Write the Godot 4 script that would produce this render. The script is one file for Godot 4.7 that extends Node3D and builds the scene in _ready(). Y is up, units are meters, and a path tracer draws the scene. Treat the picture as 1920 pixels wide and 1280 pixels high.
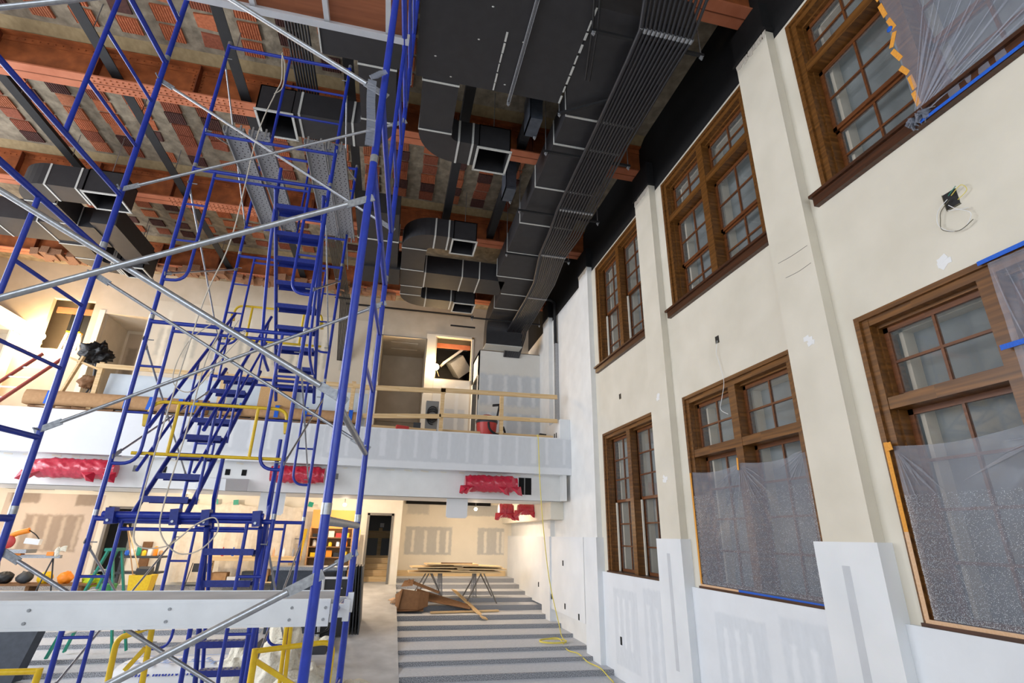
extends Node3D
# A theatre under renovation. Metres, y up; the camera stands on the stage at x = z = 0 and looks to the back of the hall (-z).

var names := {}
var mats := {}
var rng := RandomNumberGenerator.new()

func _ready():
	rng.seed = 7
	var cam := Camera3D.new()
	cam.name = "camera"
	cam.position = Vector3(0, 2.31, 0)
	cam.rotation_degrees = Vector3(20.631, -12.568, 1.042)
	cam.fov = 66.983
	cam.near = 0.05
	cam.far = 200.0
	add_child(cam)
	var we := WorldEnvironment.new()
	we.name = "world_environment"
	var env := Environment.new()
	env.background_mode = Environment.BG_COLOR
	env.background_color = Color(0.35, 0.38, 0.42)
	env.tonemap_mode = Environment.TONE_MAPPER_LINEAR
	env.tonemap_exposure = 1.15
	env.sdfgi_enabled = true
	env.ssao_enabled = true
	env.ssil_enabled = true
	we.environment = env
	add_child(we)
	lights()
	materials()
	room()
	windows()
	ceiling()
	balcony()
	under_balcony()
	ducts()
	conduits()
	scaffolds()
	floor_things()
	small_things()

func area(called, at, turn, size, e, col):
	var l := AreaLight3D.new()
	l.name = called
	l.position = at
	l.rotation_degrees = turn
	l.area_size = size
	l.light_energy = e
	l.light_color = col
	l.area_range = 40.0
	l.area_attenuation = 2.0
	l.shadow_enabled = true
	add_child(l)

func omni(called, at, e, col, size = 0.06):
	var l := OmniLight3D.new()
	l.name = called
	l.position = at
	l.light_energy = e
	l.light_color = col
	l.light_size = size
	l.omni_range = 40.0
	l.omni_attenuation = 2.0
	l.shadow_enabled = true
	add_child(l)

func lights():
	# area lamps out of view, left and behind the camera, placed to light the hall
	var day := Color(0.95, 0.97, 1.0)
	for k in 4:
		area("unseen_side_window_light", Vector3(-12.85, 5.2, -1.9 - 3.33 * k), Vector3(0, -90, 0), Vector2(2.3, 6.2), [26.0, 34.0, 46.0, 50.0][k], day)
	area("unseen_stage_light", Vector3(-5.5, 4.6, 5.85), Vector3(0, 0, 0), Vector2(7.0, 4.6), 26.0, Color(0.86, 0.93, 1.0))  # unseen, behind the camera; lights the balcony front and the floor
	area("unseen_stage_light", Vector3(1.2, 4.6, 5.85), Vector3(0, 0, 0), Vector2(4.0, 4.6), 9.0, Color(0.93, 0.96, 1.0))

# ---------- helpers ----------
func numbered(n):
	if names.has(n):
		names[n] += 1
		return "%s_%03d" % [n, names[n]]
	names[n] = 0
	return n

func S():
	var st := SurfaceTool.new()
	st.begin(Mesh.PRIMITIVE_TRIANGLES)
	return st

func quad(st, a, b, c, d, uvs = null):   # counter-clockwise seen from outside
	var n = (b - a).cross(c - a).normalized()
	if n.length() < 0.5:
		n = (c - a).cross(d - a).normalized()
	var p = [a, c, b, a, d, c]
	var u = [Vector2(0, 1), Vector2(1, 0), Vector2(1, 1), Vector2(0, 1), Vector2(0, 0), Vector2(1, 0)]
	if uvs:
		u = [uvs[0], uvs[2], uvs[1], uvs[0], uvs[3], uvs[2]]
	for i in 6:
		st.set_normal(n)
		st.set_uv(u[i])
		st.add_vertex(p[i])

func tri(st, a, b, c):
	var n = (b - a).cross(c - a).normalized()
	for v in [a, c, b]:
		st.set_normal(n)
		st.set_uv(Vector2(v.x, v.y))
		st.add_vertex(v)

func hexa(st, p):   # 8 corners: 0-3 bottom ring (ccw from above), 4-7 top ring
	quad(st, p[3], p[2], p[1], p[0])
	quad(st, p[4], p[5], p[6], p[7])
	for i in 4:
		var j = (i + 1) % 4
		quad(st, p[i], p[j], p[j + 4], p[i + 4])

func box(st, a, b):   # from corner to corner
	var l = Vector3(min(a.x, b.x), min(a.y, b.y), min(a.z, b.z))
	var h = Vector3(max(a.x, b.x), max(a.y, b.y), max(a.z, b.z))
	hexa(st, [Vector3(l.x, l.y, h.z), Vector3(h.x, l.y, h.z), Vector3(h.x, l.y, l.z), Vector3(l.x, l.y, l.z), Vector3(l.x, h.y, h.z), Vector3(h.x, h.y, h.z), Vector3(h.x, h.y, l.z), Vector3(l.x, h.y, l.z)])

func boxc(st, c, s, rot = Vector3.ZERO):   # centre, size, degrees
	var B = Basis.from_euler(rot * PI / 180.0)
	var h = s / 2.0
	var p = []
	for y in [-1, 1]:
		for q in [[-1, 1], [1, 1], [1, -1], [-1, -1]]:
			p.append(c + B * Vector3(q[0] * h.x, y * h.y, q[1] * h.z))
	hexa(st, p)

func bar(st, a, b, w, h, up = Vector3.UP):   # rectangular bar from a to b
	var d = (b - a).normalized()
	var s = d.cross(up)
	if s.length() < 0.01:
		s = d.cross(Vector3.RIGHT)
	s = s.normalized() * w / 2.0
	var u = s.cross(d).normalized() * h / 2.0
	var p = []
	for e in [-u, u]:
		for q in [a - s, b - s, b + s, a + s]:
			p.append(q + e)
	if (p[1] - p[0]).cross(p[2] - p[0]).dot(u) < 0:
		p = [p[3], p[2], p[1], p[0], p[7], p[6], p[5], p[4]]
	hexa(st, p)

func rings(st, rs, cap0 = true, cap1 = true):   # smooth skin over rings of equal length
	var n = rs[0].size()
	var nr = []
	for k in rs.size():
		var row = []
		for i in n:
			var dv = rs[min(k + 1, rs.size() - 1)][i] - rs[max(k - 1, 0)][i]
			var du = rs[k][(i + 1) % n] - rs[k][(i + n - 1) % n]
			var nn = du.cross(dv).normalized()
			row.append(nn)
		nr.append(row)
	for k in rs.size() - 1:
		for i in n:
			var j = (i + 1) % n
			var vs = [[k, i], [k + 1, j], [k, j], [k, i], [k + 1, i], [k + 1, j]]
			for v in vs:
				st.set_normal(nr[v[0]][v[1]])
				st.set_uv(Vector2(float(v[1]) / n, float(v[0])))
				st.add_vertex(rs[v[0]][v[1]])
	for e in [[cap0, 0, true], [cap1, rs.size() - 1, false]]:
		if e[0]:
			var c = Vector3.ZERO
			for v in rs[e[1]]:
				c += v / n
			for i in n:
				var a = rs[e[1]][i]
				var b = rs[e[1]][(i + 1) % n]
				if e[2]:
					tri(st, c, b, a)
				else:
					tri(st, c, a, b)

func tube(st, a, b, r, n = 10, r2 = -1.0):
	path(st, [a, b], r, n, r2)

func path(st, pts, r, n = 10, r2 = -1.0):   # round tube along points
	var rs = []
	var u = Vector3.ZERO
	for k in pts.size():
		var d = (pts[min(k + 1, pts.size() - 1)] - pts[max(k - 1, 0)]).normalized()
		if k == 0:
			u = d.cross(Vector3.UP if abs(d.y) < 0.9 else Vector3.RIGHT).normalized()
		else:
			u = (u - d * u.dot(d)).normalized()
		var w = d.cross(u)
		var rr = r if r2 < 0 else lerp(r, r2, float(k) / (pts.size() - 1))
		var ring = []
		for i in n:
			var t = TAU * i / n
			ring.append(pts[k] + (u * cos(t) + w * sin(t)) * rr)
		rs.append(ring)
	rings(st, rs)

func arc(pts, c, a, b, steps = 6):   # appends points from a round corner c to b
	for i in steps + 1:
		var t = float(i) / steps
		pts.append(a.lerp(c, t).lerp(c.lerp(b, t), t))

func smooth(pts, each = 6):   # Catmull-Rom through points
	var out = []
	for k in pts.size() - 1:
		var p0 = pts[max(k - 1, 0)]
		var p3 = pts[min(k + 2, pts.size() - 1)]
		for i in each:
			out.append(pts[k].cubic_interpolate(pts[k + 1], p0, p3, float(i) / each))
	out.append(pts[-1])
	return out

func ball(st, c, r, n = 10):
	var rs = []
	var rv = r if r is Vector3 else Vector3(r, r, r)
	for k in range(1, n):
		var a = -PI / 2 + PI * k / n
		var ring = []
		for i in n:
			ring.append(c + Vector3(cos(a) * cos(-TAU * i / n), sin(a), cos(a) * sin(-TAU * i / n)) * rv)
		rs.append(ring)
	rings(st, rs)

func blob(st, c, rv, rough, seed_, n = 16, freq = 2.0):   # lumpy closed shape
	var nz := FastNoiseLite.new()
	nz.seed = seed_
	nz.frequency = freq
	var rs = []
	for k in range(1, n):
		var a = -PI / 2 + PI * k / n
		var ring = []
		for i in n * 2:
			var d = Vector3(cos(a) * cos(-TAU * i / (n * 2)), sin(a), cos(a) * sin(-TAU * i / (n * 2)))
			ring.append(c + d * rv * (1.0 + rough * nz.get_noise_3dv(d)))
		rs.append(ring)
	rings(st, rs)

func lathe(st, c, prof, n = 16, ax = Vector3.UP):   # profile of [radius, height]
	var u = ax.cross(Vector3.FORWARD if abs(ax.z) < 0.9 else Vector3.RIGHT).normalized()
	var w = ax.cross(u)
	var rs = []
	for p in prof:
		var ring = []
		for i in n:
			var t = TAU * i / n
			ring.append(c + ax * p[1] + (u * cos(t) + w * sin(t)) * p[0])
		rs.append(ring)
	rings(st, rs)

func islands(st):   # surfaces of the loose pieces of a mesh, pieces that touch kept together
	var arr = st.commit_to_arrays()
	var vs = arr[Mesh.ARRAY_VERTEX]
	if vs.size() > 9000:
		return [arr]
	var at = {}
	var up = []
	for i in vs.size():
		up.append(i)
	for i in vs.size():
		var key = Vector3i(vs[i] * 10000.0)
		if at.has(key):
			up[i] = at[key]
		else:
			at[key] = i
	var root = func(i):
		while up[i] != i:
			up[i] = up[up[i]]
			i = up[i]
		return i
	for i in range(0, vs.size(), 3):
		var r = root.call(i)
		for k in [1, 2]:
			var q = root.call(i + k)
			if q != r:
				up[q] = r
	var groups = {}
	for i in range(0, vs.size(), 3):
		var r = root.call(i)
		if not groups.has(r):
			groups[r] = [[], AABB(vs[i], Vector3.ZERO)]
		groups[r][0].append(i)
		for k in 3:
			groups[r][1] = groups[r][1].expand(vs[i + k])
	var list = groups.values()
	var again = list.size() < 200
	while again:
		again = false
		for i in list.size():
			for j in range(list.size() - 1, i, -1):
				if list[i][1].grow(0.006).intersects(list[j][1]):
					list[i][0].append_array(list[j][0])
					list[i][1] = list[i][1].merge(list[j][1])
					list.remove_at(j)
					again = true
	if list.size() < 2:
		return [arr]
	var out = []
	for g in list:
		var v := PackedVector3Array()
		var n := PackedVector3Array()
		var u := PackedVector2Array()
		for i in g[0]:
			for k in 3:
				v.append(vs[i + k])
				n.append(arr[Mesh.ARRAY_NORMAL][i + k])
				u.append(arr[Mesh.ARRAY_TEX_UV][i + k])
		var a = []
		a.resize(Mesh.ARRAY_MAX)
		a[Mesh.ARRAY_VERTEX] = v
		a[Mesh.ARRAY_NORMAL] = n
		a[Mesh.ARRAY_TEX_UV] = u
		out.append(a)
	return out

func node_of(called, arr, m, parent):
	var o := MeshInstance3D.new()
	o.name = numbered(called) if parent == null else called
	var am := ArrayMesh.new()
	am.add_surface_from_arrays(Mesh.PRIMITIVE_TRIANGLES, arr)
	o.mesh = am
	o.material_override = mats[m] if m is String else m
	if parent == null:
		add_child(o)
	else:
		if not parent is MeshInstance3D:
			o.position = -parent.get_meta("base", Vector3.ZERO)
		parent.add_child(o, true)
	return o

func obj(called, st, m, parent = null, label = "", whole = false):   # loose pieces become parts of their own
	var list = [st.commit_to_arrays()] if whole or parent == null else islands(st)
	var o
	for a in list:
		var n = node_of(called, a, m, parent)
		if label:
			n.set_meta("label", label)
		if o == null:
			o = n
	return o

func stuff(called, st, m, parent, label = ""):
	var o = obj(called, st, m, parent, label, true)
	o.set_meta("kind", "stuff")
	return o

func tag(o, label, cat, group = ""):
	o.set_meta("label", label)
	o.set_meta("category", cat)
	if group:
		o.set_meta("group", group)
	return o

func thing(called, label, cat, at = Vector3.ZERO, group = ""):   # root node at the thing's base; its parts are given in world places
	var o := Node3D.new()
	o.name = numbered(called)
	add_child(o)
	o.position = at
	o.set_meta("base", at)
	return tag(o, label, cat, group)

func struct(called, st, m, parent = null):
	var o = obj(called, st, m, parent)
	if parent == null:
		o.set_meta("kind", "structure")
	return o

func shell(called):
	var o := Node3D.new()
	o.name = called
	o.set_meta("kind", "structure")
	o.set_meta("base", Vector3.ZERO)
	add_child(o)
	return o

func one(called, st, m, label, cat, group = ""):
	var list = islands(st)
	if list.size() == 1:
		return tag(node_of(called, list[0], m, null), label, cat, group)
	var t = thing(called, label, cat, st.get_aabb().get_center() * Vector3(1, 0, 1) + Vector3(0, st.get_aabb().position.y, 0), group)
	for a in list:
		node_of(called, a, m, t)
	return t

func copy(t, at, label, turn = 0.0):
	var r = t.duplicate()
	var n = String(t.name)
	r.name = numbered(n.left(-4) if n.right(3).is_valid_int() else n)
	add_child(r)
	r.position = at
	r.rotation.y = turn
	r.set_meta("label", label)
	return r

# ---------- materials ----------
func noisy(c1, c2, freq, rough = 0.8, metal = 0.0, scale = 1.0, bump = 0.0, fractal = 4):
	var m := StandardMaterial3D.new()
	m.roughness = rough
	m.metallic = metal
	var nz := FastNoiseLite.new()
	nz.seed = 11
	nz.frequency = freq
	nz.fractal_octaves = fractal
	var t := NoiseTexture2D.new()
	t.width = 256
	t.height = 256
	t.seamless = true
	t.noise = nz
	var g := Gradient.new()
	g.set_color(0, c1)
	g.set_color(1, c2)
	t.color_ramp = g
	m.albedo_texture = t
	m.uv1_triplanar = true
	m.uv1_world_triplanar = true
	m.uv1_scale = Vector3(scale, scale, scale)
	if bump > 0:
		var b := NoiseTexture2D.new()
		b.width = 256
		b.height = 256
		b.seamless = true
		b.noise = nz
		b.as_normal_map = true
		b.bump_strength = bump
		m.normal_enabled = true
		m.normal_texture = b
	return m

func plain(c, rough = 0.6, metal = 0.0):
	var m := StandardMaterial3D.new()
	m.albedo_color = c
	m.roughness = rough
	m.metallic = metal
	return m

func glow(c, e):
	var m = plain(Color(1, 1, 1), 0.6)
	m.emission_enabled = true
	m.emission = c
	m.emission_energy_multiplier = e
	return m

func grain(c1, c2, seed_, stretch, rough = 0.55):   # wood grain along u
	var im := Image.create(256, 256, false, Image.FORMAT_RGB8)
	var nz := FastNoiseLite.new()
	nz.seed = seed_
	nz.frequency = 0.03
	nz.fractal_octaves = 4
	for y in 256:
		for x in 256:
			var v = 0.5 + 0.7 * nz.get_noise_2d(x / stretch, y * 3.0) + 0.15 * sin(y * 0.35 + 6.0 * nz.get_noise_2d(x / stretch, y * 0.4))
			im.set_pixel(x, y, c1.lerp(c2, clamp(v, 0, 1)))
	var m = plain(Color.WHITE, rough)
	m.albedo_texture = ImageTexture.create_from_image(im)
	m.uv1_triplanar = true
	m.uv1_scale = Vector3(0.9, 0.9, 0.9)
	return m

# a board surface painted as it is: w x h metres, base colour, soft-edged patches [x, y, w, h, colour, softness]; y from the top
func board(w, h, c, patches, rough = 0.85, px = 64, speck = 0.03, seed_ = 3):
	var W = clampi(int(w * px), 16, 1024)
	var H = clampi(int(h * px), 16, 768)
	var im := Image.create(W, H, false, Image.FORMAT_RGB8)
	var nz := FastNoiseLite.new()
	nz.seed = seed_
	nz.frequency = 0.02
	nz.fractal_octaves = 5
	for y in H:
		for x in W:
			var v = speck * nz.get_noise_2d(x * 64.0 / px, y * 64.0 / px)
			im.set_pixel(x, y, Color(c.r + v, c.g + v, c.b + v))
	for p in patches:
		var sf = (p[5] if p.size() > 5 else 0.03) * W / w
		var x0 = p[0] / w * W
		var y0 = p[1] / h * H
		var x1 = (p[0] + p[2]) / w * W
		var y1 = (p[1] + p[3]) / h * H
		for y in range(max(0, int(y0 - sf)), min(H, int(y1 + sf) + 1)):
			for x in range(max(0, int(x0 - sf)), min(W, int(x1 + sf) + 1)):
				var wob = 0.8 * sf * nz.get_noise_2d(x * 3.0, y * 3.0)
				var d = min(min(x - x0, x1 - x), min(y - y0, y1 - y)) + wob
				var a = smoothstep(-sf, sf, d)
				if a > 0:
					var q = im.get_pixel(x, y)
					var v = speck * nz.get_noise_2d(x * 5.0, y * 2.0)
					im.set_pixel(x, y, q.lerp(Color(p[4].r + v, p[4].g + v, p[4].b + v), a))
	var m = plain(Color.WHITE, rough)
	m.albedo_texture = ImageTexture.create_from_image(im)
	m.texture_repeat = false
	return m

func G(r, g, b):
	return Color(r / 255.0, g / 255.0, b / 255.0)

func materials():
	mats.blue = noisy(G(22, 44, 142), G(32, 57, 168), 0.03, 0.34, 0.0, 1.5)
	mats.dark_blue = noisy(G(22, 40, 125), G(34, 52, 145), 0.05, 0.5, 0.0, 2.0)
	mats.galv = noisy(G(150, 152, 156), G(186, 188, 192), 0.04, 0.36, 0.75, 3.0)
	mats.dull_galv = noisy(G(128, 130, 134), G(165, 167, 170), 0.05, 0.5, 0.5, 3.0)
	mats.alu = noisy(G(212, 214, 217), G(222, 224, 227), 0.02, 0.4, 0.3, 1.0)
	mats.yellow = noisy(G(226, 180, 16), G(240, 205, 40), 0.03, 0.4, 0.0, 2.0)
	mats.cream = noisy(G(212, 205, 189), G(224, 217, 202), 0.012, 0.8, 0.0, 0.35)
	mats.white_and_lit_wall = noisy(G(224, 224, 222), G(236, 236, 234), 0.015, 0.75, 0.0, 0.4)  # white fascia; also the far right wall, brighter light put into its colour
	mats.primer = noisy(G(222, 225, 228), G(234, 236, 238), 0.012, 0.8, 0.0, 0.3)
	mats.haunch = noisy(G(140, 120, 86), G(172, 150, 112), 0.03, 0.9, 0.0, 1.0)
	mats.beige = noisy(G(196, 184, 164), G(210, 198, 180), 0.015, 0.85, 0.0, 0.4)
	mats.warm_white = noisy(G(226, 218, 202), G(236, 230, 216), 0.015, 0.8, 0.0, 0.4)
	mats.black_paint = noisy(G(17, 17, 19), G(26, 26, 29), 0.03, 0.7, 0.0, 1.0)
	mats.black_frieze = noisy(G(13, 13, 16), G(20, 20, 23), 0.03, 0.85, 0.0, 1.0)
	mats.duct = noisy(G(31, 30, 33), G(40, 39, 42), 0.02, 0.62, 0.0, 0.8)
	mats.duct_grey = noisy(G(88, 88, 88), G(108, 108, 106), 0.02, 0.55, 0.0, 0.8)
	mats.conduit = plain(G(38, 38, 42), 0.42)
	mats.sealant = noisy(G(170, 170, 165), G(205, 205, 200), 0.06, 0.7, 0.0, 3.0)
	mats.dark_hole = plain(G(10, 10, 11), 0.95)  # near black, shade inside holes and slots put into the colour
	mats.wood = grain(G(84, 52, 20), G(128, 84, 38), 5, 9.0, 0.36)
	mats.wood_dark = grain(G(52, 28, 12), G(84, 46, 22), 9, 9.0, 0.4)
	mats.muntin = grain(G(90, 50, 22), G(120, 70, 34), 15, 9.0, 0.4)
	mats.pine = grain(G(206, 170, 118), G(226, 196, 150), 21, 10.0, 0.7)
	mats.ply = grain(G(214, 182, 132), G(228, 202, 158), 31, 6.0, 0.7)
	mats.ply_red = grain(G(140, 80, 48), G(164, 98, 62), 41, 7.0, 0.6)
	mats.osb = noisy(G(178, 134, 84), G(222, 186, 136), 0.09, 0.8, 0.0, 2.5)
	mats.card = noisy(G(168, 128, 88), G(188, 148, 106), 0.03, 0.85, 0.0, 1.0)
	mats.card_dark = noisy(G(110, 78, 50), G(132, 96, 64), 0.03, 0.85, 0.0, 1.0)
	mats.flange = noisy(G(174, 98, 64), G(198, 122, 88), 0.015, 0.75, 0.0, 0.5)
	mats.rust = noisy(G(122, 62, 24), G(172, 94, 46), 0.02, 0.75, 0.0, 0.6)
	mats.rust_dark = noisy(G(92, 44, 20), G(140, 70, 32), 0.02, 0.75, 0.0, 0.6)
	mats.mortar = noisy(G(116, 106, 90), G(170, 156, 134), 0.02, 0.95, 0.0, 0.7, 3.0)
	mats.clay = [noisy(G(166, 88, 54), G(206, 122, 82), 0.04, 0.9, 0.0, 1.5), noisy(G(128, 68, 46), G(168, 96, 70), 0.04, 0.9, 0.0, 1.5), noisy(G(74, 46, 42), G(104, 66, 58), 0.04, 0.9, 0.0, 1.5), noisy(G(160, 92, 60), G(200, 128, 92), 0.05, 0.9, 0.0, 1.5)]
	mats.concrete = noisy(G(176, 175, 174), G(206, 205, 204), 0.02, 0.85, 0.0, 0.35)
	mats.tread = noisy(G(184, 188, 196), G(204, 208, 214), 0.05, 0.85, 0.0, 1.2)
	mats.terrazzo = noisy(G(60, 62, 68), G(232, 234, 238), 0.3, 0.8, 0.0, 0.9, 0.0, 1)
	mats.glass = plain(Color(0.75, 0.8, 0.8, 0.12), 0.03)
	mats.glass.transparency = BaseMaterial3D.TRANSPARENCY_ALPHA
	mats.storm = noisy(G(96, 100, 102), G(128, 132, 132), 0.006, 0.6, 0.0, 0.5)
	mats.film = plain(Color(0.56, 0.58, 0.63, 0.46), 0.27)
	mats.film.transparency = BaseMaterial3D.TRANSPARENCY_ALPHA
	mats.film_clear = plain(Color(0.70, 0.72, 0.78, 0.30), 0.27)
	mats.film_clear.transparency = BaseMaterial3D.TRANSPARENCY_ALPHA
	mats.cladding = noisy(G(112, 74, 52), G(170, 130, 100), 0.06, 0.95, 0.0, 2.5)
	mats.blue_tape = noisy(G(14, 84, 190), G(24, 100, 210), 0.05, 0.6, 0.0, 3.0)
	mats.orange_tape = noisy(G(222, 146, 48), G(236, 168, 70), 0.05, 0.7, 0.0, 3.0)
	mats.dusty_tape = noisy(G(214, 170, 128), G(226, 190, 156), 0.05, 0.8, 0.0, 3.0)
	mats.red_film = noisy(G(170, 14, 42), G(210, 24, 66), 0.04, 0.16, 0.0, 2.0)
	mats.red_film.clearcoat_enabled = true
	mats.red = plain(G(186, 52, 46), 0.45)
	mats.ladder_red = plain(G(150, 62, 56), 0.5)
	mats.green = plain(G(20, 140, 116), 0.5)
	mats.green_bin = plain(G(64, 142, 84), 0.55)
	mats.orange = plain(G(240, 140, 28), 0.5)
	mats.black = plain(G(24, 24, 26), 0.5)
	mats.charcoal = plain(G(52, 56, 62), 0.55)
	mats.slate = noisy(G(48, 54, 64), G(64, 70, 80), 0.03, 0.6, 0.0, 1.0)
	mats.grey = plain(G(126, 126, 124), 0.6)
	mats.steel_frame = plain(G(116, 112, 106), 0.5)
	mats.white = plain(G(232, 232, 232), 0.6)
	mats.rope = plain(G(205, 196, 182), 0.9)
	mats.cord_yellow = plain(G(226, 208, 92), 0.6)
	mats.wool = noisy(G(214, 206, 186), G(238, 233, 218), 0.06, 0.95, 0.0, 2.0, 4.0)
	mats.cloth = noisy(G(204, 194, 178), G(224, 215, 200), 0.02, 0.9, 0.0, 1.0, 2.0)
	mats.hivis = plain(G(190, 222, 40), 0.7)
	mats.drywall = noisy(G(196, 199, 204), G(206, 209, 213), 0.02, 0.85, 0.0, 0.5)
	mats.panel_blue = noisy(G(200, 212, 222), G(214, 224, 232), 0.02, 0.6, 0.0, 0.5)
	mats.rubber = plain(G(34, 34, 36), 0.8)
	mats.copper_wire = plain(G(90, 84, 66), 0.6)
	mats.bulb = glow(Color(1.0, 0.9, 0.72), 14.0)
	mats.unseen_pane_glow = glow(Color(0.90, 0.95, 1.0), 1.4)  # glow of the window panes that stay out of view
	mats.dust = plain(G(200, 192, 180), 0.95)

# ---------- the setting ----------
const RISERS = [[-18.26, 0.989], [-17.52, 0.867], [-16.74, 0.749], [-15.95, 0.652], [-15.27, 0.548], [-14.42, 0.424], [-13.63, 0.319], [-12.76, 0.233], [-11.78, 0.163], [-11.1, 0.099], [-10.33, 0.031], [-9.55, -0.06], [-8.75, -0.16], [-7.95, -0.26], [-7.15, -0.36], [-6.35, -0.46], [-5.55, -0.56]]

func ramp_y(z):
	return 0.12 * (-z - 10.3)

func step_y(z):
	for r in RISERS:
		if z <= r[0]:
			return r[1]
	return -0.66

func vx(st, x, y0, y1, z0, z1):   # wall face slab at the right wall: from x outwards to 4.8
	box(st, Vector3(x, y0, z0), Vector3(4.8, y1, z1))

func room():
	# floor: sloped aisle, two flights of broad carpet-faced terraces
	var fl = shell("floor")
	var s = S()
	hexa(s, [Vector3(-2.35, -2.6, 6.2), Vector3(0.45, -2.6, 6.2), Vector3(0.45, -2.6, -19.4), Vector3(-2.35, -2.6, -19.4), Vector3(-2.35, ramp_y(6.2), 6.2), Vector3(0.45, ramp_y(6.2), 6.2), Vector3(0.45, ramp_y(-19.4), -19.4), Vector3(-2.35, ramp_y(-19.4), -19.4)])
	obj("aisle_slab", s, "concrete", fl)
	for side in [[0.452, 4.79], [-13.1, -2.352]]:
		for i in RISERS.size():
			var r = RISERS[i]
			var zb = RISERS[i - 1][0] if i > 0 else -19.4
			var low = RISERS[i + 1][1] if i + 1 < RISERS.size() else -0.66
			s = S()
			box(s, Vector3(side[0], r[1] - 0.16, r[0] - 0.02), Vector3(side[1], r[1], zb - 0.02))
			obj("tread", s, "tread", fl)
			s = S()
			box(s, Vector3(side[0], low - 0.004, r[0] - 0.04), Vector3(side[1], r[1] + 0.003, r[0]))
			obj("riser", s, "terrazzo", fl)
		s = S()
		box(s, Vector3(side[0], -1.0, 6.2), Vector3(side[1], -0.66, -5.6))
		obj("pit_slab", s, "concrete", fl)
	# right wall
	var w = shell("wall_right")
	s = S()
	vx(s, 4.4, -2.0, 8.53, 6.2, -1.51)
	for k in 3:
		var zf = [-3.91, -7.2, -10.5][k]
		var zn = zf + 2.4
		vx(s, 4.4, -2.0, 1.69, zn, zf)
		vx(s, 4.4, 4.41, 5.96, zn, zf)
		vx(s, 4.4, 8.48, 8.53, zn, zf)
		if k < 2:
			vx(s, 4.4, -2.0, 8.53, zf, [-4.8, -8.1][k])
	vx(s, 4.4, -2.0, 8.53, -10.5, -10.9)
	obj("plaster", s, "cream", w)
	s = S()
	vx(s, 4.402, -2.0, 8.53, -10.9, -19.4)
	obj("plaster", s, "white_and_lit_wall", w)  # far stretch whiter: the stronger light on it is put into the colour
	s = S()
	vx(s, 4.41, 8.53, 10.2, 6.2, -17.3)
	for k in 5:
		var zc = -1.09 - 3.325 * k
		box(s, Vector3(4.27, 8.66, zc + 0.3), Vector3(4.42, 9.2, zc - 0.3))
		box(s, Vector3(4.25, 8.66, zc + 0.34), Vector3(4.42, 8.69, zc - 0.34))
	obj("black_frieze", s, "black_frieze", w)
	for k in 5:
		var zc = -1.09 - 3.325 * k
		s = S()
		box(s, Vector3(4.285, 2.3, zc + 0.3), Vector3(4.41, 8.655, zc - 0.3))
		obj("pilaster", s, "cream" if k < 3 else "white_and_lit_wall", w)  # far pilasters whiter, their stronger light put into the colour
		s = S()
		box(s, Vector3(4.235, -1.5, zc + 0.372), Vector3(4.42, 2.31, zc - 0.372))
		obj("pilaster_base", s, "primer", w)
		s = S()   # ragged plaster edge on top of the pilaster
		for i in 12:
			var zz = zc - 0.3 + 0.6 * (i + 0.5) / 12
			boxc(s, Vector3(4.283, 8.60 + 0.03 * rng.randf(), zz), Vector3(0.012, 0.09 + 0.05 * rng.randf(), 0.05), Vector3(rng.randf_range(-20, 20), 0, 0))
		obj("torn_plaster", s, "dust", w)
	# furred wainscot below the windows, bare board with joint compound
	for k in 3:
		var z0 = -4.782 - 3.325 * (k - 1)
		var z1 = -7.37 - 3.325 * (k - 1)
		var h = 2.9
		var pts = []
		var g = G(215, 219, 224)
		if k != 0:
			pts.append([0.5, 0.25, 1.0, 1.25, g, 0.02])
			for q in [0.66, 0.9, 1.15]:
				pts.append([q, 0.4, 0.09, 0.8, G(227, 230, 234), 0.03])
		pts.append([1.75, 0.15, 0.7, 2.4, g, 0.03])
		for q in [1.86, 2.16]:
			pts.append([q, 0.4, 0.1, 1.7, G(227, 230, 234), 0.04])
		s = S()
		quad(s, Vector3(4.345, 1.672 - h, z1), Vector3(4.345, 1.672 - h, z0), Vector3(4.345, 1.672, z0), Vector3(4.345, 1.672, z1))
		var o = obj("drywall_panel", s, board(z0 - z1, h, G(225, 228, 232), pts, 0.85, 96, 0.02, k), w)
		s = S()
		box(s, Vector3(4.346, 1.672 - h, z1), Vector3(4.41, 1.671, z0))
		obj("furring", s, "primer", w)
	for q in [[-4.41, 0.25, 0.9], [-7.735, 0.2, 0.8]]:   # filler strips on pilaster bases
		s = S()
		box(s, Vector3(4.2335, 2.25 - q[2] - 0.9, q[0] - 0.07), Vector3(4.236, 2.1, q[0] + 0.02))
		obj("joint_compound", s, "drywall", w)
	# other walls
	s = S()
	box(s, Vector3(-13.3, -2.6, 6.2), Vector3(-13.0, 10.2, -19.4))
	struct("wall_left", s, "cream")
	s = S()
	box(s, Vector3(-13.3, -2.6, 6.4), Vector3(4.8, 10.2, 6.05))
	struct("wall_stage", s, "beige")
	for k in 4:
		s = S()
		box(s, Vector3(-12.99, 2.1, -0.75 - 3.33 * k), Vector3(-12.97, 8.3, -3.05 - 3.33 * k))
		var wd = struct("window_%d" % (7 + k), s, "unseen_pane_glow")  # glowing pane out of view, stands for the daylight from the left
		s = S()
		for y in [2.1, 3.6, 5.2, 6.7, 8.3]:
			box(s, Vector3(-13.0, y - 0.05, -0.7 - 3.33 * k), Vector3(-12.93, y + 0.05, -3.1 - 3.33 * k))
		for z in [-0.75, -1.5, -2.3, -3.05]:
			box(s, Vector3(-13.0, 2.1, z - 3.33 * k + 0.05), Vector3(-12.93, 8.3, z - 3.33 * k - 0.05))
		obj("unseen_window_frame", s, "wood", wd)
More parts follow.
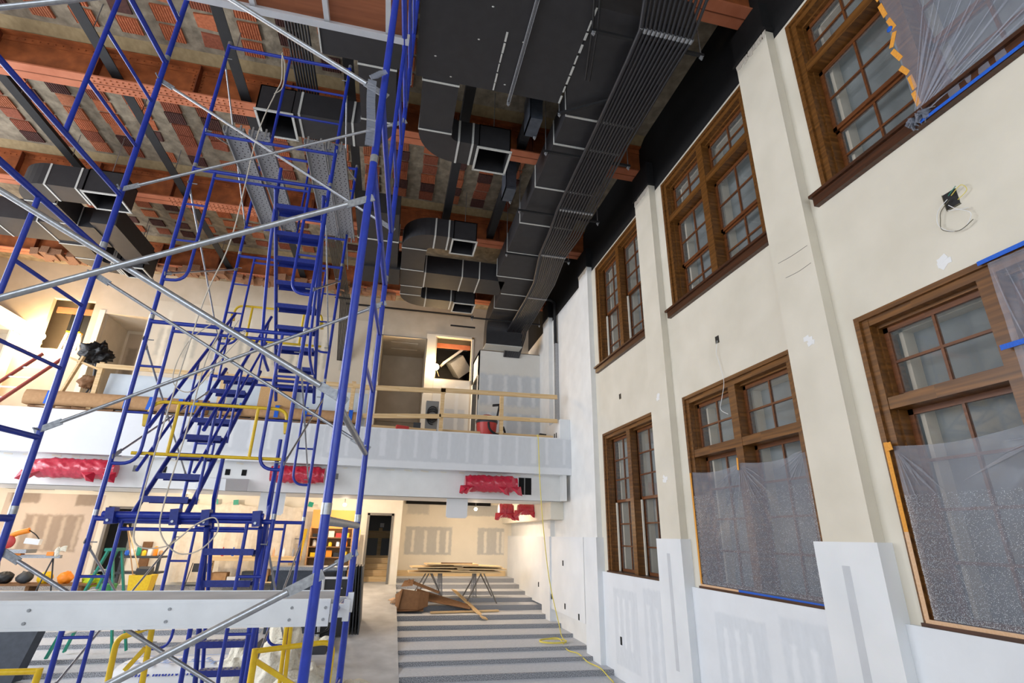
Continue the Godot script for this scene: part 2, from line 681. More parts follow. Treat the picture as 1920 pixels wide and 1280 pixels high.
	for k in 2:
		var x0 = [-9.0, -0.8][k]
		var x1 = [-2.0, 3.2][k]
		s = S()
		box(s, Vector3(x0, 2.3, 6.04), Vector3(x1, 6.9, 6.03))
		var wd = struct("window_%d" % (11 + k), s, "unseen_pane_glow")  # glowing pane out of view, goes with the lamps behind the camera
		s = S()
		for y in [2.3, 4.6, 6.9]:
			box(s, Vector3(x0, y - 0.05, 6.05), Vector3(x1, y + 0.05, 5.99))
		for i in 5:
			var xx = lerp(x0, x1, i / 4.0)
			box(s, Vector3(xx - 0.05, 2.3, 6.05), Vector3(xx + 0.05, 6.9, 5.99))
		obj("unseen_window_frame", s, "wood", wd)

# one double window of the right wall; z = 0 at its far jamb, built towards +z
func windows():
	var n = 0
	for k in [1, 0, 2]:
		var zf = [-3.91, -7.2, -10.5][k]
		for up in 2:
			n += 1
			window("window_%d" % n, zf, [1.69, 5.96][up], [4.41, 8.48][up], up, k)

func window(called, zf, y0, y1, up, k):
	var w = shell(called)
	var far = k == 2
	var zn = zf + 2.4
	var s = S()   # plaster reveal and storm panel outside
	box(s, Vector3(4.79, y0 - 0.05, zf - 0.05), Vector3(4.84, y1 + 0.05, zn + 0.05))
	obj("storm_panel", s, "storm", w)
	s = S()
	for q in [[zf + 0.21, zf + 0.25], [zn - 0.25, zn - 0.21], [zf + 1.28, zf + 1.32], [zf + 1.08, zf + 1.12]]:
		box(s, Vector3(4.66, y0, q[0]), Vector3(4.79, y1, q[1]))
	box(s, Vector3(4.66, y1 - 0.2, zf), Vector3(4.79, y1 - 0.16, zn))
	obj("storm_frame", s, "beige", w)
	s = S()   # brick mould and jambs
	for q in [[zf, zf + 0.055, 4.39, 4.7], [zf + 0.055, zf + 0.13, 4.42, 4.7], [zf + 0.13, zf + 0.15, 4.5, 4.7], [zn - 0.055, zn, 4.39, 4.7], [zn - 0.13, zn - 0.055, 4.42, 4.7]]:
		box(s, Vector3(q[2], y0, q[0]), Vector3(q[3], y1, q[1]))
	obj("jamb", s, "wood", w)
	s = S()
	box(s, Vector3(4.392, y1 - 0.05, zf), Vector3(4.7, y1, zn))
	box(s, Vector3(4.425, y1 - 0.12, zf + 0.05), Vector3(4.7, y1 - 0.05, zn - 0.05))
	box(s, Vector3(4.503, y1 - 0.15, zf + 0.151), Vector3(4.7, y1 - 0.12, zn - 0.151))
	obj("head", s, "wood", w)
	s = S()
	box(s, Vector3(4.423, y0 + 0.011, zf + 1.125), Vector3(4.7, y1 - 0.121, zf + 1.275))
	obj("mullion", s, "wood", w)
	s = S()
	if up == 1:
		box(s, Vector3(4.30, y0 - 0.035, zf - 0.12), Vector3(4.7, y0 + 0.0, zn + 0.12))
		box(s, Vector3(4.335, y0 - 0.14, zf - 0.1), Vector3(4.41, y0 - 0.035, zn + 0.1))
	else:
		box(s, Vector3(4.36, y0 - 0.035, zf), Vector3(4.7, y0 + 0.01, zn))
	obj("sill", s, "wood_dark", w)
	if far:
		s = S()
		for q in [zf + 0.15, zf + 1.28]:
			box(s, Vector3(4.56, y0, q), Vector3(4.59, y1 - 0.15, q + 0.035))
		obj("sash_track", s, "warm_white", w)
	# sashes: [y0, y1, x, rows]
	var sashes = []
	if up == 0 and not far:
		sashes = [[y1 - 0.85, y1 - 0.15, 4.55, 2], [y0 + 0.01, y1 - 0.95, 4.60, 4]]
	elif up == 1 and not far:
		sashes = [[y1 - 0.76, y1 - 0.15, 4.55, 2], [y0 + 0.73, y1 - 0.9, 4.57, 2], [y0 + 0.01, y0 + 0.75, 4.60, 2]]
	else:
		var ym = (y0 + y1) / 2.0 - 0.05
		sashes = [[ym - 0.02, y1 - 0.15, 4.56, 3], [y0 + 0.01, ym + 0.03, 4.61, 3]]
	if not far:
		s = S()
		var t = [y1 - 0.95, y1 - 0.84] if up == 0 else [y1 - 0.88, y1 - 0.76]
		for q in [[zf + 0.13, zf + 1.125], [zf + 1.275, zn - 0.13]]:
			box(s, Vector3(4.427, t[0], q[0] + 0.001), Vector3(4.68, t[1], q[1] - 0.001))
		obj("transom", s, "wood", w)
	for q in [[zf + 0.15, zf + 1.125], [zf + 1.275, zn - 0.13]]:
		for sh in sashes:
			var fw = 0.05
			s = S()
			box(s, Vector3(sh[2], sh[0], q[0]), Vector3(sh[2] + 0.04, sh[1], q[0] + fw))
			box(s, Vector3(sh[2], sh[0], q[1] - fw), Vector3(sh[2] + 0.04, sh[1], q[1]))
			box(s, Vector3(sh[2], sh[0], q[0]), Vector3(sh[2] + 0.04, sh[0] + fw, q[1]))
			box(s, Vector3(sh[2], sh[1] - fw, q[0]), Vector3(sh[2] + 0.04, sh[1], q[1]))
			var sash = obj("sash", s, "muntin", w)
			s = S()
			var zm = (q[0] + q[1]) / 2
			box(s, Vector3(sh[2] + 0.003, sh[0], zm - 0.0125), Vector3(sh[2] + 0.035, sh[1], zm + 0.0125))
			for r in range(1, sh[3]):
				var ym = lerp(sh[0] + fw, sh[1] - fw, float(r) / sh[3])
				box(s, Vector3(sh[2] + 0.002, ym - 0.0125, q[0]), Vector3(sh[2] + 0.034, ym + 0.0125, q[1]))
			obj("muntin", s, "muntin", sash)
			for r in sh[3]:
				for c in 2:
					var ya = lerp(sh[0] + fw, sh[1] - fw, float(r) / sh[3])
					var yb = lerp(sh[0] + fw, sh[1] - fw, float(r + 1) / sh[3])
					var za = [q[0] + fw, zm][c]
					var zb = [zm, q[1] - fw][c]
					s = S()
					quad(s, Vector3(sh[2] + 0.02, ya, za), Vector3(sh[2] + 0.02, ya, zb), Vector3(sh[2] + 0.02, yb, zb), Vector3(sh[2] + 0.02, yb, za))
					obj("pane", s, "glass", sash)

func ceiling():
	var c = shell("ceiling")
	var s = S()
	box(s, Vector3(-13.3, 10.0, 6.4), Vector3(4.8, 10.25, -19.4))
	obj("slab", s, "mortar", c)
	# hollow clay tiles, ribbed, showing between smears of mortar
	var st = S()
	var prof = []
	for i in 8:
		var x = -0.16 + 0.32 * i / 8.0
		prof.append([x, -0.03])
		prof.append([x + 0.025, -0.03])
		prof.append([x + 0.026, -0.02])
		prof.append([x + 0.039, -0.02])
	prof.append([0.16, -0.03])
	for i in prof.size() - 1:
		var a = prof[i]
		var b = prof[i + 1]
		quad(st, Vector3(a[0], a[1], -0.145), Vector3(b[0], b[1], -0.145), Vector3(b[0], b[1], 0.145), Vector3(a[0], a[1], 0.145))
	for z in [-0.145, 0.145]:
		var k = 1 if z > 0 else -1
		quad(st, Vector3(-0.16 * k, -0.03, z), Vector3(0.16 * k, -0.03, z), Vector3(0.16 * k, 0.01, z), Vector3(-0.16 * k, 0.01, z))
	for x in [-0.16, 0.16]:
		var k = -1 if x > 0 else 1
		quad(st, Vector3(x, -0.03, -0.145 * k), Vector3(x, -0.03, 0.145 * k), Vector3(x, 0.01, 0.145 * k), Vector3(x, 0.01, -0.145 * k))
	var ribbed = st.commit()
	st = S()   # smooth broken tile with a raised uneven face
	hexa(st, [Vector3(-0.15, -0.028, 0.13), Vector3(0.16, -0.02, 0.145), Vector3(0.13, -0.03, -0.14), Vector3(-0.16, -0.018, -0.12), Vector3(-0.15, 0.01, 0.14), Vector3(0.16, 0.01, 0.14), Vector3(0.16, 0.01, -0.14), Vector3(-0.16, 0.01, -0.14)])
	var broken = st.commit()
	var count = 0
	for bay in [[-8.25, -10.85, 8], [-5.0, -7.5, 7], [-11.7, -14.3, 6]]:
		for col in 20:
			var x = -8.0 + 0.63 * col
			if bay[0] < -15 and (x < -7.0 or col % 2):
				continue
			for r in bay[2]:
				if rng.randf() < 0.05 or x > 2.4 or (x > -0.3 and bay[0] > -6.0):
					continue
				var o := MeshInstance3D.new()
				o.name = "tile"
				o.mesh = ribbed if rng.randf() < 0.68 else broken
				o.material_override = mats.clay[rng.randi() % 4]
				o.position = Vector3(x + rng.randf_range(-0.015, 0.015), 10.0, lerp(bay[0], bay[1], (r + 0.5) / bay[2]))
				if count >= 295:
					o.free()
					continue
				o.rotation.y = rng.randf_range(-0.03, 0.03) + (PI if rng.randf() < 0.5 else 0.0)
				c.add_child(o, true)
				count += 1
	# steel beams
	var bl = ["first riveted steel beam above the stage edge, cut by the black conduits", "second riveted steel beam, rust orange, above the upper scaffold platform", "third riveted steel beam, rust brown, behind the curved black ducts", "last riveted steel beam, brown and clad in rough masonry at the back wall"]
	for k in 4:
		var z = [-4.4, -7.92, -11.25, -14.75][k]
		var t = thing("steel_beam", bl[k], "beam", Vector3(-4.3, 9.22, z), "riveted ceiling beams")
		s = S()
		box(s, Vector3(-12.99, 9.22, z - 0.165), Vector3(4.405, 9.245, z + 0.165))
		obj("flange", s, mats.flange, t)
		s = S()
		box(s, Vector3(-12.99, 9.215, z - 0.006), Vector3(4.4, 9.222, z + 0.006))
		obj("flange_seam", s, "rust_dark", t)
		s = S()
		box(s, Vector3(-12.99, 9.24, z - 0.012), Vector3(4.4, 9.99, z + 0.012))
		obj("web", s, "rust", t)
		s = S()
		for e in [-1, 1]:
			box(s, Vector3(-12.99, 9.88, z + e * 0.012), Vector3(4.4, 9.9, z + e * 0.13))
			box(s, Vector3(-12.99, 9.78, z + e * 0.012), Vector3(4.4, 9.9, z + e * 0.028))
			box(s, Vector3(-12.99, 9.245, z + e * 0.012), Vector3(4.4, 9.33, z + e * 0.026))
		obj("flange_angle", s, "rust", t)
		s = S()
		for e in [-1, 1]:
			hexa(s, [Vector3(-12.99, 9.91, z + 0.13 if e > 0 else z - 0.13), Vector3(4.4, 9.91, z + 0.13 if e > 0 else z - 0.13), Vector3(4.4, 9.91, z + 0.1 if e > 0 else z - 0.2), Vector3(-12.99, 9.91, z + 0.1 if e > 0 else z - 0.2), Vector3(-12.99, 9.999, z + e * 0.32), Vector3(4.4, 9.999, z + e * 0.32), Vector3(4.4, 9.999, z + e * 0.02), Vector3(-12.99, 9.999, z + e * 0.02)])
		obj("mortar_haunch", s, "haunch", t)
		for i in 11:
			var x = -11.4 + 1.5 * i
			s = S()
			for e in [-1, 1]:
				box(s, Vector3(x - 0.008, 9.245, z + e * 0.012), Vector3(x + 0.008, 9.88, z + e * 0.14))
				box(s, Vector3(x - 0.07, 9.245, z + e * 0.012), Vector3(x - 0.008, 9.88, z + e * 0.024))
			obj("stiffener", s, "rust_dark", t)
		s = S()
		for i in 120:
			var x = -9.0 + 0.11 * i
			for y in [9.29, 9.84]:
				ball(s, Vector3(x, y, z + 0.03), 0.016, 4)
		for i in 26:
			for e in [-0.12, -0.05, 0.05, 0.12]:
				ball(s, Vector3(-5.4 + 0.09 * i, 9.218, z + e), 0.016, 4)
		for x in [-4.0, -3.86, -2.6]:
			for y in 7:
				ball(s, Vector3(x, 9.36 + 0.075 * y, z + 0.03), 0.016, 4)
		stuff("rivets", s, "rust", t)
	s = S()   # rough fireproofing left along the beam at the back wall
	for i in 70:
		var x = -9.8 + 0.135 * i
		boxc(s, Vector3(x, 9.17 + 0.05 * rng.randf(), -14.6 - 0.35 * rng.randf()), Vector3(0.2, 0.1 + 0.1 * rng.randf(), 0.35), Vector3(rng.randf_range(-9, 9), rng.randf_range(-9, 9), rng.randf_range(-6, 6)))
	stuff("masonry_cladding", s, "cladding", c, "").name = "masonry_cladding" #, "rough broken masonry cladding left along the back ceiling beam", "masonry")
	# black channels hung between the beams
	for b in 3:
		var za = [-4.42, -7.94, -11.27][b]
		var zb = [-7.9, -11.23, -14.73][b]
		var xs = [-7.0, -5.1, -3.1, -1.3, 0.7, 1.87]
		for i in xs.size():
			if b == 2 and i > 2:
				continue
			var nth = ["leftmost", "second from the left", "third from the left", "fourth from the left", "fifth from the left", "rightmost"][i]
			var t = thing("steel_channel", "black steel channel under the clay tiles, %s, in the %s ceiling bay" % [nth, ["nearest", "middle", "farthest"][b]], "channel", Vector3(xs[i], 9.37, (za + zb) / 2), "black ceiling channels")
			s = S()
			box(s, Vector3(xs[i] - 0.085, 9.37, za), Vector3(xs[i] + 0.085, 9.385, zb))
			box(s, Vector3(xs[i] - 0.085, 9.385, za), Vector3(xs[i] - 0.065, 9.6, zb))
			obj("channel", s, "black_paint", t)
			s = S()
			for z in [lerp(za, zb, 0.25), lerp(za, zb, 0.75)]:
				tube(s, Vector3(xs[i], 9.38, z), Vector3(xs[i], 10.0, z), 0.008, 6)
			obj("hanger_rod", s, "dull_galv", t)

func V(x, y, z):
	return Vector3(x, y, z)

func lumber(called, a, b, w, h, label, group, m = "pine"):
	var s = S()
	bar(s, a, b, w, h)
	return one(called, s, m, label, "lumber", group)

func balcony():
	var b = shell("wall_balcony")
	var s = S()
	box(s, V(-13, 3.76, -12.605), V(4.4, 4.62, -17.2))
	box(s, V(-13, 4.6, -12.605), V(4.3, 4.66, -12.72))
	obj("slab", s, "primer", b)
	for k in 2:
		var x0 = [-13.0, -1.6][k]
		var x1 = [-1.6, 4.4][k]
		var pts = []
		if k == 1:
			var x = 0.1
			pts.append([0.0, 0.02, 6.0, 0.72, G(209, 212, 216), 0.02])
			var i = 0
			while x < 5.9:
				var wd = 0.075 if i % 3 else 0.14
				pts.append([x, 0.02, wd, 0.62 + 0.1 * rng.randf(), G(222, 224, 228), 0.025])
				x += 0.36 + 0.1 * rng.randf()
				i += 1
		else:
			pts.append([8.4, 0.02, 3.0, 0.72, G(208, 211, 215), 0.08])
			for i in 7:
				pts.append([8.6 + 0.4 * i, 0.02, 0.08, 0.6, G(224, 226, 229), 0.03])
		s = S()
		quad(s, V(x0, 3.755, -12.6), V(x1, 3.755, -12.6), V(x1, 4.663, -12.6), V(x0, 4.663, -12.6))
		obj("drywall_panel", s, board(x1 - x0, 0.908, G(226, 228, 231), pts, 0.8, 84, 0.015, 5), b)
	# recessed fascia and soffit below
	s = S()
	box(s, V(-13, 3.14, -12.95), V(4.29, 3.78, -13.1))
	box(s, V(-13, 3.14, -12.96), V(4.3, 3.32, -14.6))
	box(s, V(4.2, 3.14, -12.7), V(4.3, 3.76, -12.98))
	obj("fascia", s, "white_and_lit_wall", b)
	s = S()
	for i in 26:
		boxc(s, V(-8.0 + 0.46 * i + 0.2 * rng.randf(), 3.735, -12.948), V(0.1 + 0.1 * rng.randf(), 0.02 + 0.02 * rng.randf(), 0.006), V(0, 0, rng.randf_range(-8, 8)))
	stuff("compound_drips", s, "warm_white", b)
	# upper back wall with a doorway, a square opening and a lit opening on the left
	var w = shell("wall_back")
	s = S()
	var zb = -17.0
	var zk = -17.15
	for q in [[-13.0, -10.5, 4.6, 10.0], [-10.5, -9.38, 4.6, 7.24], [-10.5, -9.38, 8.85, 10.0], [-9.38, -9.05, 4.6, 10.0], [-9.05, -7.85, 8.5, 10.0], [-7.85, -0.72, 4.6, 10.0], [-0.72, 0.76, 8.65, 10.0], [0.76, 1.12, 4.6, 10.0], [1.12, 2.33, 4.6, 7.27], [1.12, 2.33, 8.79, 10.0], [2.33, 4.4, 4.6, 10.0]]:
		box(s, V(q[0], q[2], zb), V(q[1], q[3], zk))
	obj("plaster", s, "beige", w)
	s = S()
	for q in [[-0.85, -0.72, 4.62, 9.0], [0.76, 1.08, 4.62, 8.85], [-9.2, -9.05, 4.62, 8.6], [-7.85, -7.7, 4.62, 8.6]]:
		box(s, V(q[0], q[2], zb + 0.012), V(q[1], q[3], zb))
	box(s, V(1.06, 8.79, zb + 0.03), V(2.4, 8.86, zb))
	box(s, V(2.33, 7.27, zb + 0.03), V(2.4, 8.86, zb))
	obj("door_casing", s, "warm_white", w)
	s = S()
	box(s, V(-0.9, 8.64, zb + 0.012), V(0.78, 8.67, zb))
	box(s, V(-0.74, 7.0, zb + 0.012), V(-0.72, 8.67, zb))
	box(s, V(0.76, 6.7, zb + 0.012), V(0.78, 8.67, zb))
	obj("metal_bead", s, "grey", w)
	var pb = []   # drywall left of the doorway
	for i in 9:
		pb.append([0.25 + 0.78 * i, 0.9, 0.34, 0.9, G(188, 182, 168), 0.05])
		pb.append([0.36 + 0.78 * i, 0.3, 0.12, 2.6, G(224, 216, 198), 0.05])
	s = S()
	quad(s, V(-7.7, 5.9, zb + 0.004), V(-0.86, 5.9, zb + 0.004), V(-0.86, 9.1, zb + 0.004), V(-7.7, 9.1, zb + 0.004))
	obj("drywall_panel", s, board(6.84, 3.2, G(212, 202, 184), pb, 0.85, 64, 0.015, 8), w)
	s = S()
	quad(s, V(1.09, 4.62, zb + 0.004), V(2.33, 4.62, zb + 0.004), V(2.33, 7.25, zb + 0.004), V(1.09, 7.25, zb + 0.004))
	obj("drywall_panel", s, board(1.24, 2.63, G(220, 218, 212), [[0.1, 1.0, 1.0, 1.5, G(200, 202, 204), 0.03], [0.3, 0.2, 0.12, 2.2, G(226, 226, 224), 0.03], [0.75, 0.2, 0.12, 2.2, G(226, 226, 224), 0.03]], 0.85, 64, 0.015, 9), w)
	# rooms behind the openings
	s = S()
	box(s, V(-13.0, 4.6, -19.3), V(4.4, 10.0, -19.4))
	obj("plaster", s, "beige", w)
	s = S()
	box(s, V(-0.74, 8.7, zk), V(0.9, 8.75, -19.3))
	for e in [-0.76, 0.8]:
		box(s, V(e - 0.02, 4.6, zk), V(e + 0.02, 8.75, -19.3))
	box(s, V(-0.74, 6.15, -19.2), V(0.78, 7.5, -19.3))
	for i in 2:
		box(s, V(-0.45, 8.68, -17.7 - 0.7 * i), V(0.5, 8.7, -17.9 - 0.7 * i))
	obj("corridor_lining", s, "beige", w)
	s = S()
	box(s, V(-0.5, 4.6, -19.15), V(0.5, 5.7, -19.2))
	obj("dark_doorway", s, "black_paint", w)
	s = S()
	box(s, V(-9.07, 4.6, zk), V(-9.03, 8.6, -18.5))
	box(s, V(-7.87, 4.6, zk), V(-7.83, 8.6, -18.5))
	box(s, V(-9.05, 4.6, -18.5), V(-7.85, 8.6, -18.54))
	box(s, V(-9.05, 8.5, zk), V(-7.85, 8.55, -18.5))
	obj("alcove_lining", s, "beige", w)
	for q in [[0.12, 1.0, 0.5, 2.2]]:
		s = S()
		quad(s, V(-8.95, 5.6, -18.49), V(-7.95, 5.6, -18.49), V(-7.95, 8.4, -18.49), V(-8.95, 8.4, -18.49))
		obj("drywall_panel", s, board(1.0, 2.8, G(176, 160, 140), [[0.1, 0.5, 0.25, 2.0, G(140, 128, 112), 0.05], [0.6, 0.8, 0.3, 1.8, G(140, 128, 112), 0.05]], 0.85, 48, 0.015, 4), w)
	s = S()   # dark metal-lined loft behind the square opening
	box(s, V(1.0, 7.0, -18.9), V(2.45, 9.0, -19.0))
	box(s, V(0.98, 7.0, zk), V(1.02, 9.0, -19.0))
	box(s, V(2.43, 7.0, zk), V(2.47, 9.0, -19.0))
	obj("loft_lining", s, "duct", w)
	s = S()
	box(s, V(1.12, 8.5, -17.3), V(2.33, 8.66, -17.36))
	box(s, V(-10.5, 8.5, -17.3), V(-9.38, 8.68, -17.36))
	obj("header", s, "flange", w)
	s = S()
	box(s, V(-10.6, 7.0, -18.2), V(-9.2, 9.0, -18.3))
	for i in 4:
		box(s, V(-10.3 + 0.3 * i, 7.0, -18.16), V(-10.24 + 0.3 * i, 9.0, -18.2))
	obj("stud_lining", s, "charcoal", w)
	var d1 = thing("air_handler_duct", "grey metal duct elbow seen inside the square opening in the back wall", "duct", V(1.9, 7.2, -17.9))
	s = S()
	boxc(s, V(1.98, 8.0, -17.75), V(0.55, 0.62, 0.6), V(20, 15, 42))
	obj("body", s, "galv", d1)
	s = S()
	boxc(s, V(1.72, 8.25, -17.6), V(0.9, 0.08, 0.5), V(0, 10, 42))
	obj("flange", s, "alu", d1)
	s = S()
	boxc(s, V(1.96, 8.12, -17.42), V(0.15, 0.1, 0.01), V(10, 12, 0))
	obj("label_plate", s, "white", d1)
	# box rooms at both ends of the balcony
	var r = shell("wall_booth")
	s = S()
	box(s, V(2.4, 4.62, -15.5), V(4.4, 7.9, -15.62))
	box(s, V(2.4, 7.8, -15.5), V(4.4, 7.9, -17.0))
	box(s, V(2.4, 7.1, -15.5), V(2.5, 7.9, -17.0))
	box(s, V(2.4, 4.62, -15.5), V(2.5, 7.9, -15.75))
	box(s, V(2.4, 4.62, -16.7), V(2.5, 7.9, -17.0))
	obj("plaster", s, "primer", r)
	s = S()
	box(s, V(2.385, 4.62, -15.75), V(2.51, 7.1, -15.8))
	box(s, V(2.385, 4.62, -16.65), V(2.51, 7.1, -16.7))
	box(s, V(2.385, 7.05, -15.75), V(2.51, 7.1, -16.7))
	obj("door_frame", s, "steel_frame", r)
	s = S()
	quad(s, V(2.42, 4.62, -15.495), V(4.4, 4.62, -15.495), V(4.4, 7.88, -15.495), V(2.42, 7.88, -15.495))
	var pp = [[0.02, 0.75, 1.96, 1.0, G(200, 203, 206), 0.08], [0.02, 2.0, 1.96, 1.2, G(200, 203, 206), 0.06]]
	for q in [0.28, 0.78, 1.25, 1.7]:
		pp.append([q, 0.8, 0.12, 0.95, G(222, 223, 224), 0.05])
		pp.append([q, 2.0, 0.12, 1.1, G(222, 223, 224), 0.05])
	obj("drywall_panel", s, board(1.98, 3.26, G(222, 219, 212), pp, 0.85, 96, 0.015, 6), r)
	s = S()
	box(s, V(-13.0, 7.58, -14.6), V(-11.0, 8.04, -17.0))
	box(s, V(-11.05, 4.62, -16.6), V(-11.0, 7.6, -17.0))
	obj("plaster", s, "warm_white", r)
	s = S()   # low return at the right end of the parapet
	box(s, V(4.12, 4.62, -12.62), V(4.4, 5.16, -13.75))
	obj("parapet_return", s, "primer", r)
	s = S()
	for z in [-12.9, -13.05]:
		box(s, V(4.112, 4.73, z), V(4.121, 4.86, z - 0.05))
	obj("outlet_slot", s, "dark_hole", r)
	# wooden safety rail
	var gp = "wooden safety rail on the balcony"
	var posts = [[1.08, "right of the fan"], [2.6, "behind the red vacuum"], [-1.1, "right of the long cardboard bundle"], [-4.0, "behind the blue scaffold stair"], [-6.52, "left of the pale blue boards"]]
	for p in posts:
		lumber("rail_post", V(p[0], 4.62, -12.76), V(p[0], 5.78, -12.76), 0.09, 0.09, "upright pine post of the balcony rail, " + p[1], gp)
	lumber("top_rail", V(1.02, 5.72, -12.7), V(4.08, 5.76, -12.7), 0.04, 0.11, "top pine rail at the right end of the balcony", gp)
	lumber("top_rail", V(-0.95, 5.64, -12.7), V(1.14, 5.7, -12.7), 0.04, 0.12, "top pine rail across the tall doorway", gp)
	lumber("top_rail", V(-6.6, 5.69, -12.7), V(-0.95, 5.66, -12.7), 0.04, 0.1, "long top pine rail above the pale blue boards", gp)
	lumber("mid_rail", V(1.02, 5.08, -12.7), V(4.08, 5.12, -12.7), 0.04, 0.1, "middle pine rail in front of the red vacuum", gp)
	lumber("mid_rail", V(-0.8, 4.94, -12.7), V(1.06, 5.05, -12.7), 0.04, 0.11, "middle pine rail across the foot of the tall doorway", gp)
	lumber("kick_board", V(1.1, 4.69, -12.86), V(4.0, 4.69, -12.86), 0.04, 0.14, "pine kick board on the balcony edge at the right", gp)
	lumber("kick_board", V(-0.7, 4.7, -12.86), V(0.98, 4.68, -12.86), 0.04, 0.14, "pine kick board at the foot of the tall doorway", gp)
	lumber("rail_post", V(-7.25, 4.62, -12.8), V(-6.95, 5.9, -12.8), 0.09, 0.04, "leaning pine stud beside the black bag", gp)
	lumber("rail_post", V(-7.2, 5.85, -12.82), V(-6.5, 5.6, -12.82), 0.09, 0.04, "short slanting pine stud tied to the left end of the rail", gp)
	# boards, cardboard
	for q in [[-6.42, -4.1, 5.02, 5.6, "pale blue insulation board behind the rail, left of the scaffold stair"], [-3.9, -1.3, 4.95, 5.62, "pale blue insulation board behind the rail, right of the scaffold stair"], [-1.25, -0.75, 4.9, 5.55, "narrow pale blue insulation board beside the tall doorway"]]:
		s = S()
		hexa(s, [V(q[0], 4.62, -12.86), V(q[1], 4.62, -12.86), V(q[1], 4.62, -12.92), V(q[0], 4.62, -12.92), V(q[0], q[3], -12.96), V(q[1], q[3], -12.96), V(q[1], q[3], -13.02), V(q[0], q[3], -13.02)])
		one("insulation_board", s, "panel_blue", q[4], "board", "insulation boards on the balcony")
	s = S()
	hexa(s, [V(-3.2, 4.95, -12.8), V(-2.42, 4.95, -12.8), V(-2.42, 4.95, -12.82), V(-3.2, 4.95, -12.82), V(-3.2, 5.52, -12.84), V(-2.42, 5.5, -12.84), V(-2.42, 5.5, -12.86), V(-3.2, 5.52, -12.86)])
	one("chipboard_sheet", s, "osb", "square of flaky chipboard standing above the cardboard on the balcony", "board")
	for q in [[-7.72, -4.2, "long cardboard-wrapped bundle with blue tape at the left end of the balcony"], [-3.95, -0.86, "long cardboard-wrapped bundle with blue tape behind the scaffold posts"]]:
		var t = thing("cardboard_bundle", q[2], "package", V((q[0] + q[1]) / 2, 4.66, -12.7), "cardboard bundles on the balcony parapet")
		s = S()
		var oct = [[0.0, 0.0], [0.17, 0.0], [0.2, 0.08], [0.2, 0.2], [0.16, 0.3], [0.05, 0.33], [-0.03, 0.28], [-0.04, 0.08]]
		var rs = []
		for x in [q[0], q[0] + 0.02, q[1] - 0.02, q[1]]:
			var ring = []
			for p in oct:
				ring.append(V(x, 4.75 + p[1] * (1.0 if q[0] < -5 else 0.85), -12.82 + p[0]))
			rs.append(ring)
		rings(s, rs)
		obj("carton", s, "card", t)
		for i in (5 if q[0] < -5 else 4):
			var x = lerp(q[0], q[1], [0.13, 0.55, 0.68, 0.85, 0.93][i] if q[0] < -5 else [0.15, 0.4, 0.6, 0.93][i])
			s = S()
			boxc(s, V(x, 4.9, -12.61), V(0.09, 0.3, 0.006), V(-10, 0, rng.randf_range(-4, 4)))
			boxc(s, V(x, 5.05, -12.71), V(0.09, 0.004, 0.2), V(18, 0, 0))
			obj("blue_tape", s, "blue_tape", t, "strip of blue tape")
	s = S()
	for i in 16:
		boxc(s, V(-7.4 + 0.4 * i, 4.69, -12.7 - 0.05 * rng.randf()), V(0.3 + 0.2 * rng.randf(), 0.05, 0.1), V(rng.randf_range(-5, 5), rng.randf_range(-10, 10), rng.randf_range(-9, 9)))
	tag(obj("wood_scraps", s, "card_dark"), "scraps of wood and cardboard strewn under the wrapped bundles", "scraps").set_meta("kind", "stuff")
	# fan, vacuum, small things
	var f = thing("air_mover", "grey upright air mover with a coiled hose, left of the first rail post", "fan", V(0.86, 4.62, -13.1))
	s = S()
	hexa(s, [V(0.72, 4.7, -13.0), V(1.0, 4.7, -13.0), V(1.0, 4.7, -13.3), V(0.72, 4.7, -13.3), V(0.7, 5.5, -13.02), V(1.02, 5.5, -13.02), V(1.02, 5.5, -13.28), V(0.7, 5.5, -13.28)])
	obj("housing", s, "grey", f)
	s = S()
	var hp = []
	for i in 40:
		hp.append(V(0.86 + 0.12 * cos(i * 0.45), 5.2 + 0.16 * sin(i * 0.45) - 0.004 * i, -12.97))
	path(s, hp, 0.018, 6)
	obj("hose", s, "rubber", f)
	s = S()
	for x in [0.7, 0.98]:
		box(s, V(x, 4.62, -12.95), V(x + 0.03, 4.75, -13.35))
	obj("base", s, "grey", f)
	s = S()
	box(s, V(0.42, 4.72, -13.0), V(0.6, 4.92, -13.02))
	var spt = thing("floodlight", "small dark square floodlight left of the air mover", "floodlight", V(0.5, 4.62, -13.0))
	obj("lamp_body", s, "charcoal", spt)
	s = S()
	box(s, V(0.49, 4.62, -12.99), V(0.53, 4.72, -13.03))
	obj("stand", s, "charcoal", spt)
	s = S()
	boxc(s, V(0.15, 4.7, -12.68), V(0.3, 0.1, 0.12), V(0, 10, -4))
	one("red_box", s, "red", "small red toolbox lying at the foot of the tall doorway", "toolbox")
	var v = thing("shop_vacuum", "red drum vacuum with a black hose behind the pine rail", "vacuum", V(2.27, 4.62, -13.0))
	s = S()
	lathe(s, V(2.27, 4.68, -13.0), [[0.2, 0], [0.24, 0.02], [0.27, 0.33]], 18)
	obj("drum", s, "red", v)
	s = S()
	lathe(s, V(2.27, 5.0, -13.0), [[0.28, 0.0], [0.29, 0.06], [0.24, 0.1]], 18)
	obj("motor_band", s, "charcoal", v)
	s = S()
	lathe(s, V(2.27, 5.1, -13.0), [[0.24, 0], [0.2, 0.08], [0.1, 0.12], [0.02, 0.13]], 18)
	obj("lid", s, "red", v)
	s = S()
	path(s, smooth([V(2.27, 4.98, -12.74), V(2.3, 4.8, -12.68), V(2.5, 4.7, -12.8), V(2.75, 4.75, -13.0), V(2.7, 4.95, -13.0)]), 0.03, 8)
	obj("hose", s, "rubber", v)
	s = S()
	tube(s, V(2.5, 4.95, -13.05), V(2.6, 5.5, -13.05), 0.025)
